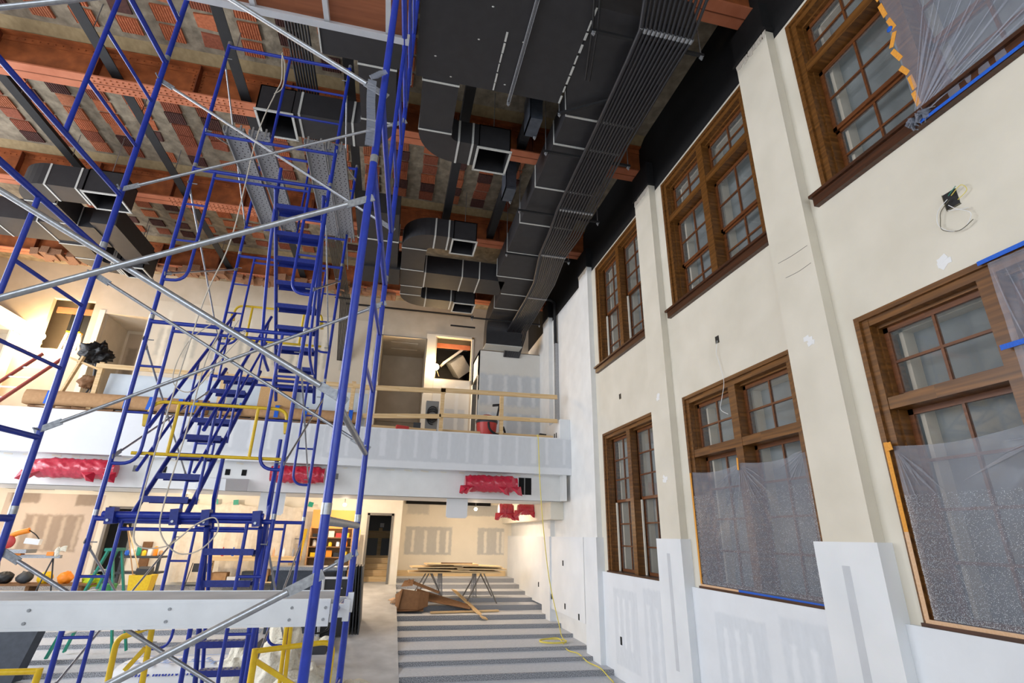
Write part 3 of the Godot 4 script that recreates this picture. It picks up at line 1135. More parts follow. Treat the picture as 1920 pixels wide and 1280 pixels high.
	boxc(s, V(2.55, 5.52, -13.05), V(0.26, 0.05, 0.08), V(0, 0, 8))
	obj("wand", s, "rubber", v)
	s = S()
	for a in 3:
		ball(s, V(2.27 + 0.2 * cos(a * 2.1), 4.65, -13.0 + 0.2 * sin(a * 2.1)), 0.035, 6)
	obj("caster", s, "black", v)
	s = S()
	boxc(s, V(3.82, 4.8, -13.2), V(0.18, 0.12, 0.1), V(0, 0, -4))
	one("speaker_box", s, "black", "small black box standing on the balcony edge at the right", "box")
	var bag = S()
	blob(bag, V(-7.0, 6.12, -13.3), V(0.3, 0.26, 0.26), 0.9, 5, 14, 2.2)
	var bt = thing("bagged_tripod", "black plastic bag tied over a tripod head on the balcony", "tripod", V(-6.9, 4.62, -13.3))
	obj("bag", bag, "black", bt)
	s = S()
	tube(s, V(-6.95, 6.0, -13.3), V(-6.85, 5.2, -13.3), 0.03)
	for a in 3:
		tube(s, V(-6.87, 5.4, -13.3), V(-6.87 + 0.3 * cos(a * 2.1), 4.62, -13.3 + 0.3 * sin(a * 2.1)), 0.018)
	obj("tripod_legs", s, "charcoal", bt)
	s = S()
	blob(s, V(-6.92, 5.42, -13.22), V(0.2, 0.14, 0.12), 0.9, 8, 10, 2.0)
	obj("pouch", s, "card_dark", bt)
	# worklights with their lamps
	worklight("work_light", V(1.13, 7.64, -16.9), 7.3, "glaring work light on a stand in the square opening of the back wall", 3.2)
	worklight("work_light", V(-10.3, 7.5, -16.7), 7.24, "glaring work light beside the yellow stepladder at far left", 8.0)
	stepladder("stepladder", V(-9.95, 6.3, -17.5), 1.62, 0.5, "yellow", "white", "yellow topped stepladder in the lit opening at far left", "white")
	# red extension ladder leaning at the far left
	var lad = thing("extension_ladder", "red extension ladder with bare metal rungs leaning at the left of the balcony", "ladder", V(-9.1, 4.62, -13.6))
	var q0 = [V(-9.35, 4.62, -13.4), V(-8.4, 6.2, -13.9)]
	var q1 = [V(-8.85, 4.62, -13.4), V(-7.9, 6.2, -13.9)]
	for q in [q0, q1]:
		s = S()
		bar(s, q[0], q[1], 0.035, 0.09, V(0, 0, 1))
		obj("rail", s, "ladder_red", lad)
	for i in 6:
		s = S()
		tube(s, q0[0].lerp(q0[1], (i + 0.5) / 6.0), q1[0].lerp(q1[1], (i + 0.5) / 6.0), 0.022, 8)
		obj("rung", s, "alu", lad)
	# fire sprinkler pipe along the back wall
	s = S()
	path(s, [V(-2.0, 9.5, -16.6), V(2.3, 9.5, -16.6)], 0.035, 8)
	path(s, [V(1.4, 8.6, -15.4), V(2.2, 8.6, -15.4)], 0.03, 8)
	one("sprinkler_pipe", s, "black_paint", "black sprinkler pipe running along the top of the back wall", "pipe")
	var vp = thing("corner_conduit", "black pipe bending down the right wall into a grey channel by the corner", "pipe", V(4.33, 4.7, -13.6))
	s = S()
	path(s, [V(3.7, 9.0, -13.55), V(4.2, 9.0, -13.55), V(4.32, 8.9, -13.55), V(4.33, 7.6, -13.55)], 0.05, 8)
	obj("pipe", s, "black_paint", vp)
	s = S()
	box(s, V(4.3, 4.7, -13.5), V(4.4, 7.6, -13.6))
	obj("channel", s, "galv", vp)

func worklight(called, at, base_y, label, e):
	var t = thing(called, label, "work light", V(at.x, base_y, at.z))
	var s = S()
	for a in 3:
		tube(s, at + V(0, -0.02, 0), V(at.x + 0.14 * cos(a * 2.1 + 0.5), base_y, at.z + 0.1 * sin(a * 2.1 + 0.5)), 0.01, 6)
	obj("stand", s, "pine", t)
	s = S()
	ball(s, at, 0.11, 14)
	obj("bulb", s, "bulb", t)
	omni("work_light_glow", at, e, Color(1.0, 0.84, 0.62), 0.1)

func stepladder(called, at, h, w, m, mstep, label, mback = "", spread = 0.45):
	var t = thing(called, label, "stepladder", at)
	for e in [-1, 1]:
		var s = S()
		bar(s, at + V(e * w / 2, 0, spread / 2), at + V(e * w * 0.32, h, 0.04), 0.03, 0.08, V(1, 0, 0))
		obj("front_rail", s, m if mback == "" else mback, t)
		s = S()
		bar(s, at + V(e * w / 2, 0, -spread / 2), at + V(e * w * 0.32, h, -0.04), 0.03, 0.06, V(1, 0, 0))
		obj("rear_rail", s, m if mback == "" else mback, t)
	var n = int(h / 0.3)
	for i in range(1, n):
		var k = float(i) / n
		var s = S()
		boxc(s, at + V(0, h * k, lerp(spread / 2, 0.04, k)), V(w * lerp(0.98, 0.62, k), 0.02, 0.09))
		obj("step", s, mstep, t)
	var s2 = S()
	boxc(s2, at + V(0, h + 0.02, 0), V(w * 0.72, 0.05, 0.2))
	obj("top_cap", s2, m, t)
	return t

func wrapped(called, c, len_, rad, label, seed_, torn = true):
	var t = thing(called, label, "speaker", V(c.x, c.y - rad, c.z), "red wrapped speakers")
	var nz := FastNoiseLite.new()
	nz.seed = seed_
	nz.frequency = 1.1
	var rs = []
	for k in 33:
		var u = k / 32.0
		var ring = []
		for i in 28:
			var a = TAU * i / 28
			var r = rad * (1.0 + 0.16 * nz.get_noise_2d(u * 9.0, sin(a) * 2.0) + 0.10 * nz.get_noise_2d(u * 40.0 + 9.0, a * 2.0))
			if u < 0.07 or u > 0.93:
				r *= 0.86
			ring.append(c + V((u - 0.5) * len_, -sin(a) * r * (0.92 if absf(cos(a)) > 0.7 else 0.98), cos(a) * r * 0.75))
		rs.append(ring)
	var s = S()
	rings(s, rs)
	obj("wrapped_body", s, "red_film", t)
	if torn:
		s = S()
		for e in [[-0.42, -1], [0.2, 1], [0.45, 1], [-0.5, -1]]:
			var p = c + V(e[0] * len_, -rad * 0.75, rad * 0.55)
			var b = [p + V(-0.12, 0.08, 0.02), p + V(0.14, 0.1, 0.0), p + V(0.05 + e[1] * 0.12, -0.12, 0.05), p + V(-0.05 + e[1] * 0.1, -0.1, 0.09), p + V(e[1] * 0.02, 0.0, 0.12)]
			tri(s, b[0], b[4], b[1])
			tri(s, b[1], b[4], b[2])
			tri(s, b[2], b[4], b[3])
			tri(s, b[3], b[4], b[0])
		obj("loose_flap", s, "red_film", t)
	s = S()
	box(s, c + V(-0.05, -0.04, -0.05), c + V(0.05, 0.04, -rad * 1.1 - 0.02))
	obj("bracket", s, "charcoal", t)
	return t

func under_balcony():
	var w = shell("wall_lower_back")
	var s = S()
	var z = -17.6
	for q in [[-13.0, -7.72, 0.0, 4.0], [-7.72, -7.0, 2.88, 4.0], [-7.0, -0.58, 0.0, 4.0], [-0.58, 0.19, 2.88, 4.0], [0.19, 0.45, 0.0, 4.0]]:
		box(s, V(q[0], q[2], z), V(q[1], q[3], z - 0.14))
	obj("plaster", s, "warm_white", w)
	s = S()
	box(s, V(0.3, 0.0, -19.3), V(4.4, 4.0, -19.4))
	box(s, V(0.31, 0.0, -17.62), V(0.449, 4.0, -19.3))
	obj("plaster", s, "warm_white", w)
	# bare patches on the recessed wall
	var g = G(190, 188, 182)
	var lt = G(226, 220, 208)
	var pt = [[0.2, 0.86, 1.6, 0.9, g, 0.03], [2.72, 0.86, 0.95, 0.88, g, 0.03], [0.2, 0.0, 0.75, 0.45, G(206, 200, 188), 0.05], [2.3, 0.08, 1.1, 0.38, g, 0.03]]
	for q in [0.42, 0.85, 1.28, 1.6, 2.95, 3.4, 3.58]:
		pt.append([q, 0.98, 0.1, 0.7, lt, 0.03])
	s = S()
	quad(s, V(0.46, 0.98, -19.295), V(4.3, 0.98, -19.295), V(4.3, 3.42, -19.295), V(0.46, 3.42, -19.295))
	obj("drywall_panel", s, board(3.84, 2.44, G(230, 221, 204), pt, 0.85, 96, 0.015, 12), w)
	pt = [[0.6, 0.55, 1.4, 0.95, G(158, 142, 128), 0.05], [0.1, -0.1, 0.7, 0.35, G(158, 142, 128), 0.04], [1.7, -0.1, 0.6, 0.4, G(158, 142, 128), 0.04]]
	for q in [0.8, 1.15, 1.5, 1.85]:
		pt.append([q, 0.6, 0.1, 0.85, G(188, 172, 156), 0.04])
	s = S()
	quad(s, V(-10.3, 0.9, z + 0.004), V(-7.9, 0.9, z + 0.004), V(-7.9, 3.2, z + 0.004), V(-10.3, 3.2, z + 0.004))
	obj("drywall_panel", s, board(2.4, 2.3, G(206, 190, 176), pt, 0.85, 80, 0.015, 13), w)
	# ceiling of the space below the balcony
	s = S()
	box(s, V(-13.0, 3.42, -14.4), V(4.3, 3.7, -19.4))
	struct("ceiling_lower", s, "warm_white")
	s = S()
	for q in [[-8.2, -6.9], [-10.3, -9.2], [0.6, 2.1], [2.4, 3.6]]:
		box(s, V(q[0], 3.3, -17.4 if q[0] < 0.4 else -19.2), V(q[1], 3.419, -17.58 if q[0] < 0.4 else -19.29))
	obj("gap_shade_box", s, "dark_hole", w)  # solid dark boxes stand in for shaded slits at the wall top
	s = S()   # beam casing along the right wall and plywood band on the top step
	box(s, V(4.06, 2.72, -13.3), V(4.4, 3.42, -19.3))
	obj("beam_casing", s, "warm_white", w)
	s = S()
	box(s, V(0.5, 0.98, -19.22), V(4.2, 1.17, -19.27))
	obj("plywood_band", s, "ply", w)
	s = S()
	box(s, V(4.28, 0.6, -11.6), V(4.4, 2.31, -19.3))
	obj("wainscot", s, "primer", w)
	s = S()
	for q in [[-11.95, 0.62], [-12.9, 0.72], [-13.95, 0.82], [-15.2, 1.0], [-13.0, 1.65]]:
		box(s, V(4.27, q[1], q[0]), V(4.281, q[1] + 0.12, q[0] - 0.06))
	for q in [[-9.9, 0.5], [-8.2, 0.2]]:
		box(s, V(4.335, q[1], q[0]), V(4.344, q[1] + 0.13, q[0] - 0.06))
	obj("outlet_slot", s, "dark_hole", w)
	# steel door frames and the stair lobby behind
	for d in [["door_1", -0.58, 0.19, 0.86], ["door_2", -7.72, -7.0, 0.9]]:
		s = S()
		for q in [[d[1] - 0.02, d[1] + 0.05], [d[2] - 0.05, d[2] + 0.02]]:
			box(s, V(q[0], d[3], z + 0.03), V(q[1], 2.9, z - 0.16))
		box(s, V(d[1] - 0.02, 2.84, z + 0.03), V(d[2] + 0.02, 2.91, z - 0.16))
		struct(d[0], s, "steel_frame")
	var lo = shell("wall_lobby")
	s = S()
	box(s, V(-1.2, 0.6, -20.6), V(0.3, 3.4, -20.7))
	box(s, V(-1.25, 0.6, -17.74), V(-1.2, 3.4, -20.7))
	box(s, V(0.25, 0.6, -17.74), V(0.3, 3.4, -20.7))
	box(s, V(-1.2, 3.3, -17.74), V(0.3, 3.4, -20.7))
	box(s, V(-8.4, 0.6, -19.3), V(-6.5, 3.4, -19.4))
	box(s, V(-8.4, 0.6, -17.74), V(-8.35, 3.4, -19.4))
	box(s, V(-6.5, 0.6, -17.74), V(-6.45, 3.4, -19.4))
	obj("plaster", s, "grey", lo)
	for i in 4:
		s = S()
		box(s, V(-1.15, 0.6, -17.95 - 0.28 * i), V(0.25, 1.06 + 0.17 * i, -18.25 - 0.28 * i))
		obj("stair_step", s, "ply", lo)
	s = S()
	box(s, V(-1.1, 2.15, -20.55), V(0.2, 2.4, -20.6))
	box(s, V(-0.25, 1.4, -20.5), V(-0.12, 2.5, -20.55))
	box(s, V(-1.1, 1.55, -19.2), V(0.2, 1.62, -19.26))
	obj("framing_lumber", s, "pine", lo)
	s = S()
	box(s, V(-0.22, 2.52, -20.4), V(-0.08, 2.66, -20.5))
	one("lobby_outlet", s, "white", "small white box with a wire on the stud behind the grey door frame", "junction box")
	# bulbs standing in for unseen lamps, placed to warm the space under the balcony
	var li = 0
	for q in [V(-9.5, 3.05, -15.7), V(-5.2, 3.05, -15.7), V(-1.2, 3.05, -15.9), V(2.6, 3.05, -16.3)]:
		li += 1
		var t = thing("stand_in_bulb", ["warm bulb standing in for an unseen lamp above the saw stand", "warm bulb standing in for an unseen lamp above the folding chair", "warm bulb standing in for an unseen lamp near the grey door frame", "warm bulb standing in for an unseen lamp above the trestle table"][li - 1], "lamp", V(q.x, q.y, q.z))
		s = S()
		tube(s, q, V(q.x, 3.42, q.z), 0.008, 6)
		obj("cord", s, "black", t)
		s = S()
		ball(s, q, 0.05, 10)
		obj("bulb", s, "bulb", t)
		omni("stand_in_bulb_glow", q, 2.3, Color(1.0, 0.91, 0.8), 0.05)
	# wrapped speakers and openings of the fascia
	wrapped("wrapped_speaker", V(-6.4, 3.46, -12.7), 1.5, 0.2, "crumpled red plastic wrapped speaker at the left of the white fascia", 3)
	wrapped("wrapped_speaker", V(-2.05, 3.52, -12.72), 1.14, 0.19, "smooth red plastic wrapped cylinder behind the scaffold frame", 21, false)
	wrapped("wrapped_speaker", V(2.38, 3.48, -12.72), 1.28, 0.2, "red plastic wrapped speaker left of the square black opening", 12)
	wrapped("wrapped_speaker", V(3.3, 2.98, -15.2), 0.42, 0.2, "left one of two small red wrapped speakers under the right soffit", 31)
	wrapped("wrapped_speaker", V(3.85, 3.02, -15.0), 0.5, 0.15, "right one of two small red wrapped speakers under the right soffit", 41)
	var o = thing("wall_niche", "square black opening in the white fascia right of the red speaker", "opening", V(3.28, 3.26, -12.95))
	s = S()
	box(s, V(3.12, 3.27, -12.945), V(3.45, 3.68, -12.951))
	obj("cavity_shade_panel", s, "dark_hole", o)  # flat dark panel stands in for the shade inside the opening
	s = S()
	box(s, V(3.26, 3.27, -12.94), V(3.29, 3.68, -12.946))
	obj("mullion", s, "grey", o)
	s = S()
	box(s, V(3.1, 3.25, -12.935), V(3.12, 3.7, -12.95))
	box(s, V(3.45, 3.25, -12.935), V(3.47, 3.7, -12.95))
	obj("edge_trim", s, "white", o)
	for q in [[1.38, 1.9, 2.69, 3.15, "square white panel hanging below the fascia left of the small red speakers"], [-2.86, -2.32, 2.66, 3.16, "square white panel hanging below the fascia behind the scaffold posts"]]:
		s = S()
		box(s, V(q[0], q[2] + 0.03, -13.2), V(q[1], q[3], -13.23))
		box(s, V(q[0] + 0.03, q[2], -13.2), V(q[1] - 0.03, q[2] + 0.03, -13.23))
		one("hanging_screen", s, "white", q[4], "panel", "white hanging panels")
	s = S()
	hexa(s, [V(-3.98, 3.14, -12.4), V(-3.4, 3.1, -12.4), V(-3.1, 3.14, -12.95), V(-3.98, 3.14, -12.95), V(-3.98, 3.36, -12.4), V(-3.42, 3.34, -12.4), V(-3.1, 3.4, -12.95), V(-3.98, 3.4, -12.95)])
	one("soffit_box", s, "primer", "white boxed bump on the fascia behind the blue scaffold stair", "casing")
	for q in [[-4.9, "left"], [-3.62, "middle"], [-3.28, "right"], [-5.45, "leftmost, beside the crumpled speaker"], [-1.3, "beside the smooth red cylinder"]]:
		s = S()
		box(s, V(q[0], 3.47, -12.942), V(q[0] + 0.1, 3.6, -12.951))
		one("junction_box", s, "grey" if q[0] < -5 or q[0] > -2 else "dark_hole", "small electrical box on the white fascia, %s" % q[1], "junction box", "boxes on the fascia")
	# translucent sheet taped over the back wall
	var fs = thing("plastic_curtain", "milky plastic sheet taped over the lower back wall behind the workbench", "plastic sheet", V(-3.9, 0.95, -17.45))
	s = S()
	var nx = 48
	for i in nx:
		for j in 6:
			var p = []
			for q in [[0, 0], [1, 0], [1, 1], [0, 1]]:
				var u = float(i + q[0]) / nx
				var v = float(j + q[1]) / 6
				p.append(V(lerp(-5.75, -2.1, u), lerp(0.95, 3.12 - 0.12 * absf(sin(u * 9.4)), v), -17.45 + 0.035 * sin(u * 60.0 + v * 3.0) * (1.2 - v) + 0.03 * sin(u * 17.0 + v * 7.0)))
			quad(s, p[0], p[1], p[2], p[3])
	obj("sheet", s, "cloth", fs)
	for q in [-5.5, -4.95, -4.4, -3.2, -2.3]:
		s = S()
		boxc(s, V(q, 3.1, -17.38), V(0.14, 0.14, 0.01), V(0, 0, rng.randf_range(-20, 20)))
		obj("green_tape", s, "green", fs, "piece of green tape")

func seam(t, a, b):   # raised sealed joint around a duct section, box from a to b
	var s = S()
	box(s, a, b)
	obj("joint", s, "sealant", t, "grey sealed joint")

func duct_z(t, called, x0, x1, z0, z1, y0, y1, m = "duct"):
	var s = S()
	box(s, V(x0, y0, z0), V(x1, y1, z1))
	obj(called, s, m, t)

# flat elbow: from a run along z to a run along x; centre c, inner and outer radius, angles in degrees
func elbow(t, c, ri, ro, a0, a1, y0, y1):
	var s = S()
	var rs = []
	var n = 10
	for i in n + 1:
		var a = deg_to_rad(lerp(a0, a1, float(i) / n))
		var d = V(cos(a), 0, sin(a))
		rs.append([c + d * ri, c + d * ro])
	for i in n:
		var p = rs[i]
		var q = rs[i + 1]
		var up = V(0, 1, 0)
		quad(s, p[0] + up * y0, p[1] + up * y0, q[1] + up * y0, q[0] + up * y0)
		quad(s, p[0] + up * y1, q[0] + up * y1, q[1] + up * y1, p[1] + up * y1)
		quad(s, p[1] + up * y0, p[1] + up * y1, q[1] + up * y1, q[1] + up * y0)
		quad(s, p[0] + up * y0, q[0] + up * y0, q[0] + up * y1, p[0] + up * y1)
	obj("elbow", s, "duct", t)

func outlet(t, x0, x1, z0, z1, y0, y1, open = "down"):   # box with an open bottom and a pale flange
	var s = S()
	var w = 0.02
	box(s, V(x0, y0, z0), V(x0 + w, y1, z1))
	box(s, V(x1 - w, y0, z0), V(x1, y1, z1))
	box(s, V(x0, y0, z0), V(x1, y1, z0 + w))
	box(s, V(x0, y0, z1 - w), V(x1, y1, z1))
	box(s, V(x0, y1 - w, z0), V(x1, y1, z1))
	obj("outlet_box", s, "duct", t)
	s = S()
	var f = 0.022
	for q in [[x0 - f, z0 - f, x1 + f, z0 + f * 0.6], [x0 - f, z1 - f * 0.6, x1 + f, z1 + f], [x0 - f, z0, x0 + f * 0.6, z1], [x1 - f * 0.6, z0, x1 + f, z1]]:
		box(s, V(q[0], y0 - 0.012, q[1]), V(q[2], y0 + 0.012, q[3]))
	obj("outlet_flange", s, "sealant", t, "pale flange round the outlet")
	s = S()
	box(s, V(x0 + w, y1 - 0.06, z0 + w), V(x1 - w, y1 - 0.04, z1 - w))
	obj("inside_shade_sheet", s, "dark_hole", t)  # black sheet stands in for the shade inside the outlet

func rod(t, x, y, z, top = 10.0):
	var s = S()
	tube(s, V(x, y - 0.07, z), V(x, top, z), 0.008, 6)
	obj("rod", s, "galv", t)
	s = S()
	tube(s, V(x, y - 0.045, z), V(x, y - 0.02, z), 0.022, 6)
	box(s, V(x - 0.025, y - 0.02, z - 0.025), V(x + 0.025, y - 0.014, z + 0.025))
	obj("nut", s, "galv", t)

# one branch with a flat turn and an outlet; d = +1 turns to +x, e = -1 runs away from the main
func branch(label, x0, x1, za, zb, d, e, o0, o1, y0 = 8.6, y1 = 9.05):
	var t = thing("branch_duct", label, "duct", V((x0 + x1) / 2, y0, (za + zb) / 2), "black branch ducts")
	var w = x1 - x0
	duct_z(t, "straight_run", x0, x1, za, zb, y0, y1)
	seam(t, V(x0 - 0.008, y0 - 0.008, za + e * 0.03), V(x1 + 0.008, y1, za + e * 0.06))
	seam(t, V(x0 - 0.008, y0 - 0.008, zb), V(x1 + 0.008, y1, zb - e * 0.03))
	var ri = 0.13
	var cx = x1 + ri if d > 0 else x0 - ri
	var a0 = 180.0 if d > 0 else 0.0
	elbow(t, V(cx, 0, zb), ri, ri + w, a0, a0 - 90.0 * e * d, y0, y1)
	var z0 = zb + e * ri
	var z1 = zb + e * (ri + w)
	var xs = cx
	var xe = o0 if d > 0 else o1
	duct_z(t, "turned_run", min(xs, xe), max(xs, xe), z0, z1, y0, y1)
	seam(t, V(xs, y0 - 0.008, min(z0, z1) - 0.008), V(xs + d * 0.035, y1, max(z0, z1) + 0.008))
	seam(t, V(xe - d * 0.12, y0 - 0.008, min(z0, z1) - 0.008), V(xe - d * 0.085, y1, max(z0, z1) + 0.008))
	rod(t, (o0 + o1) / 2, y1 + 0.09, (z0 + z1) / 2 + 0.1)
	rod(t, (x0 + x1) / 2, y1 + 0.09, (za + zb) / 2)
	outlet(t, o0, o1, min(z0, z1) - 0.06, max(z0, z1) - 0.02, y0 - 0.03, y1 + 0.03)
	return t

func ducts():
	var t = thing("plenum_duct", "wide flat black plenum duct in the nearest ceiling bay right of the scaffold", "duct", V(0.9, 8.6, -5.2))
	duct_z(t, "plenum", -0.2, 1.98, -4.2, -5.9, 8.6, 9.15)
	var s = S()
	for i in 9:   # patchy pale sealant along the long seam
		var z = -4.3 - 0.18 * i
		box(s, V(1.975, 8.592, z), V(1.995 + 0.012 * rng.randf(), 8.6, z - 0.1 - 0.06 * rng.randf()))
	for i in 6:
		var z = -4.9 - 0.17 * i
		box(s, V(0.94, 8.592, z), V(0.955 + 0.015 * rng.randf(), 8.6, z - 0.1 - 0.06 * rng.randf()))
	obj("sealant_smear", s, "sealant", t, "pale smears of sealant")
	s = S()
	for q in [[0.6, -5.1], [1.1, -5.75], [0.3, -5.8], [1.2, -5.0], [0.05, -5.5], [0.7, -4.6]]:
		ball(s, V(q[0], 8.6, q[1]), V(0.018, 0.004, 0.012), 6)
	obj("paint_fleck", s, "sealant", t)
	t = thing("main_duct", "long black main duct running beside the conduits to the back wall", "duct", V(2.8, 8.6, -10.0))
	duct_z(t, "wide_section", 1.99, 3.4, -4.3, -5.5, 8.61, 9.15)
	s = S()
	hexa(s, [V(1.99, 8.61, -5.5), V(3.4, 8.61, -5.5), V(3.35, 8.6, -6.1), V(2.18, 8.6, -6.1), V(1.99, 9.15, -5.5), V(3.4, 9.15, -5.5), V(3.35, 9.1, -6.1), V(2.18, 9.1, -6.1)])
	obj("taper", s, "duct", t)
	var zs = [-6.1, -6.75, -7.95, -9.2, -10.46, -11.7]
	for i in 5:
		duct_z(t, "section", 2.18, 3.35, zs[i] - 0.006, zs[i + 1] + 0.006, 8.6, 9.1)
		seam(t, V(2.17, 8.59, zs[i] + 0.018), V(3.36, 9.105, zs[i] - 0.018))
	s = S()
	hexa(s, [V(2.18, 8.6, -11.7), V(3.35, 8.6, -11.7), V(3.65, 8.6, -12.7), V(2.5, 8.6, -12.7), V(2.18, 9.1, -11.7), V(3.35, 9.1, -11.7), V(3.65, 9.1, -12.7), V(2.5, 9.1, -12.7)])
	obj("offset_section", s, "duct", t)
	seam(t, V(2.17, 8.59, -11.69), V(3.36, 9.105, -11.72))
	for q in [[-12.7, -13.7], [-13.7, -14.7]]:
		duct_z(t, "section", 2.5, 3.65, q[0] - 0.006, q[1] + 0.006, 8.6, 9.1)
		seam(t, V(2.49, 8.59, q[0] + 0.018), V(3.66, 9.105, q[0] - 0.018))
	s = S()   # elbow turning down behind the booth
	var rs = []
	for i in 9:
		var a = deg_to_rad(90.0 * i / 8)
		var c = V(0, 8.35, -14.7)
		rs.append([V(2.5, 8.35 + 0.25 * cos(a), -14.7 - 0.25 * sin(a)), V(3.65, 8.35 + 0.25 * cos(a), -14.7 - 0.25 * sin(a)), V(3.65, 8.35 + 0.75 * cos(a), -14.7 - 0.75 * sin(a)), V(2.5, 8.35 + 0.75 * cos(a), -14.7 - 0.75 * sin(a))])
	rs.append([V(2.5, 7.9, -14.95), V(3.65, 7.9, -14.95), V(3.65, 7.9, -15.45), V(2.5, 7.9, -15.45)])
	for i in rs.size() - 1:
		for j in 4:
			quad(s, rs[i][j], rs[i][(j + 1) % 4], rs[i + 1][(j + 1) % 4], rs[i + 1][j])
	obj("down_elbow", s, "duct", t)
	seam(t, V(2.49, 7.9, -14.94), V(3.66, 7.93, -15.46))
	# cross ducts and branches
	t = thing("cross_duct", "black cross duct feeding the two curved branches right of the scaffold", "duct", V(1.0, 8.6, -12.4))
	duct_z(t, "run", -0.27, 2.45, -12.0, -12.85, 8.6, 9.1)
	for x in [0.35, 1.3, 1.75]:
		seam(t, V(x, 8.59, -11.99), V(x + 0.03, 9.105, -12.86))
	t = thing("cross_duct", "black duct run behind the tall blue posts", "duct", V(-0.8, 8.6, -11.2))
	duct_z(t, "run", -1.25, -0.35, -9.6, -12.9, 8.62, 9.1)
	seam(t, V(-1.26, 8.61, -10.7), V(-0.34, 9.105, -10.74))
	duct_z(t, "cross_run", -1.25, -0.28, -11.99, -12.86, 8.58, 9.12)
	branch("curved black branch duct nearest the camera with a square outlet", -0.1, 0.44, -5.9, -6.97, 1, -1, 0.93, 1.5)
	branch("curved black branch duct in front of the cross duct, outlet to the right", -0.26, 0.31, -12.0, -10.87, 1, 1, 0.86, 1.4)
	branch("curved black branch duct behind the cross duct, outlet to the right", -0.24, 0.33, -12.85, -13.45, 1, -1, 1.3, 1.9)
	t = thing("plenum_duct", "flat black plenum duct above the plywood scaffold deck", "duct", V(-0.9, 8.6, -5.2))
	duct_z(t, "plenum", -1.5, -0.36, -4.3, -5.84, 8.6, 9.15)
	seam(t, V(-1.52, 8.59, -5.2), V(-1.5, 8.9, -5.82))
	branch("black branch duct turning left above the perforated planks", -1.02, -0.48, -5.84, -6.97, -1, -1, -2.65, -2.1)
	t = thing("cross_duct", "black cross duct at the upper left edge of the ceiling", "duct", V(-9.0, 8.5, -12.0))
	duct_z(t, "run", -12.9, -6.9, -11.6, -12.45, 8.5, 9.0)
	for x in [-8.9, -8.0]:
		seam(t, V(x, 8.49, -11.59), V(x + 0.03, 9.005, -12.46))
	duct_z(t, "end_run", -6.9, -6.4, -11.4, -13.2, 8.52, 8.98)
	branch("black branch duct with an open outlet at upper left, near the blue frame", -7.75, -7.2, -11.6, -10.75, 1, 1, -6.42, -5.8, 8.5, 8.98)
	branch("black branch duct behind the upper left cross duct", -8.0, -7.45, -12.45, -13.2, 1, -1, -7.15, -6.6, 8.48, 8.95)
	# hanger rails
	var hl = ["left", "middle", "right"]
	for q in [[-0.28, -4.0, -6.0, 0, 8.57], [1.22, -4.0, -6.02, 1, 8.57]]:
		t = thing("strut_rail", "slotted black strut under the flat plenum, %s one" % hl[q[3]], "strut", V(q[0], q[4], -5.2), "struts under the plenum")
		s = S()
		for e in [-0.02, 0.02]:
			box(s, V(q[0] + e - 0.004, q[4] - 0.02, q[1]), V(q[0] + e + 0.004, q[4] + 0.02, q[2]))
		box(s, V(q[0] - 0.02, q[4] + 0.014, q[1]), V(q[0] + 0.02, q[4] + 0.02, q[2]))
		obj("rail", s, "dull_galv", t)
		rod(t, q[0], q[4], q[2] - 0.02, 8.62)
	s = S()
	bar(s, V(2.02, 8.54, -6.05), V(3.3, 8.54, -5.2), 0.05, 0.04)
	t = thing("strut_rail", "slanting black strut below the taper of the main duct", "strut", V(2.6, 8.5, -5.6))
	obj("rail", s, "black_paint", t)
	rod(t, 2.04, 8.54, -6.03)
	for q in [[1.98, 3.62, -4.53, "nearest"], [2.02, 3.62, -6.85, "second"], [1.99, 3.75, -8.62, "third"], [2.1, 3.7, -10.35, "fourth"], [1.9, 4.1, -14.35, "farthest"]]:
		t = thing("trapeze_strut", "black trapeze strut carrying the conduits, %s from the stage" % q[3], "strut", V((q[0] + q[1]) / 2, 8.48, q[2]), "trapeze struts")
		s = S()
		box(s, V(q[0], 8.47, q[2] - 0.02), V(q[1], 8.51, q[2] + 0.02))
		obj("rail", s, "black_paint", t)
		for x in [q[0] + 0.04, q[1] - 0.04]:
			rod(t, x, 8.47, q[2])
	for q in [[-6.0, -6.8, "nearer"], [-7.75, -8.68, "farther"]]:
		t = thing("hanging_bracket", "black square hanging bracket beside the main duct, the %s one" % q[2], "bracket", V(1.76, 8.7, q[1]), "hanging brackets")
		s = S()
		box(s, V(1.66, 8.75, q[1] + 0.42), V(1.87, 9.75, q[1] + 0.4))
		box(s, V(1.66, 8.7, q[1] + 0.42), V(1.87, 8.76, q[1]))
		box(s, V(1.66, 8.7, q[1] + 0.42), V(1.672, 9.4, q[1]))
		obj("plate", s, "slate", t)
		rod(t, 1.84, 8.7, q[1] + 0.02)
	# ceiling clutter at the left edge
	s = S()
	box(s, V(-9.6, 8.3, -9.3), V(-8.6, 8.8, -10.4))
	one("duct_box", s, "duct", "black duct box at the left edge behind the blue frame", "duct")

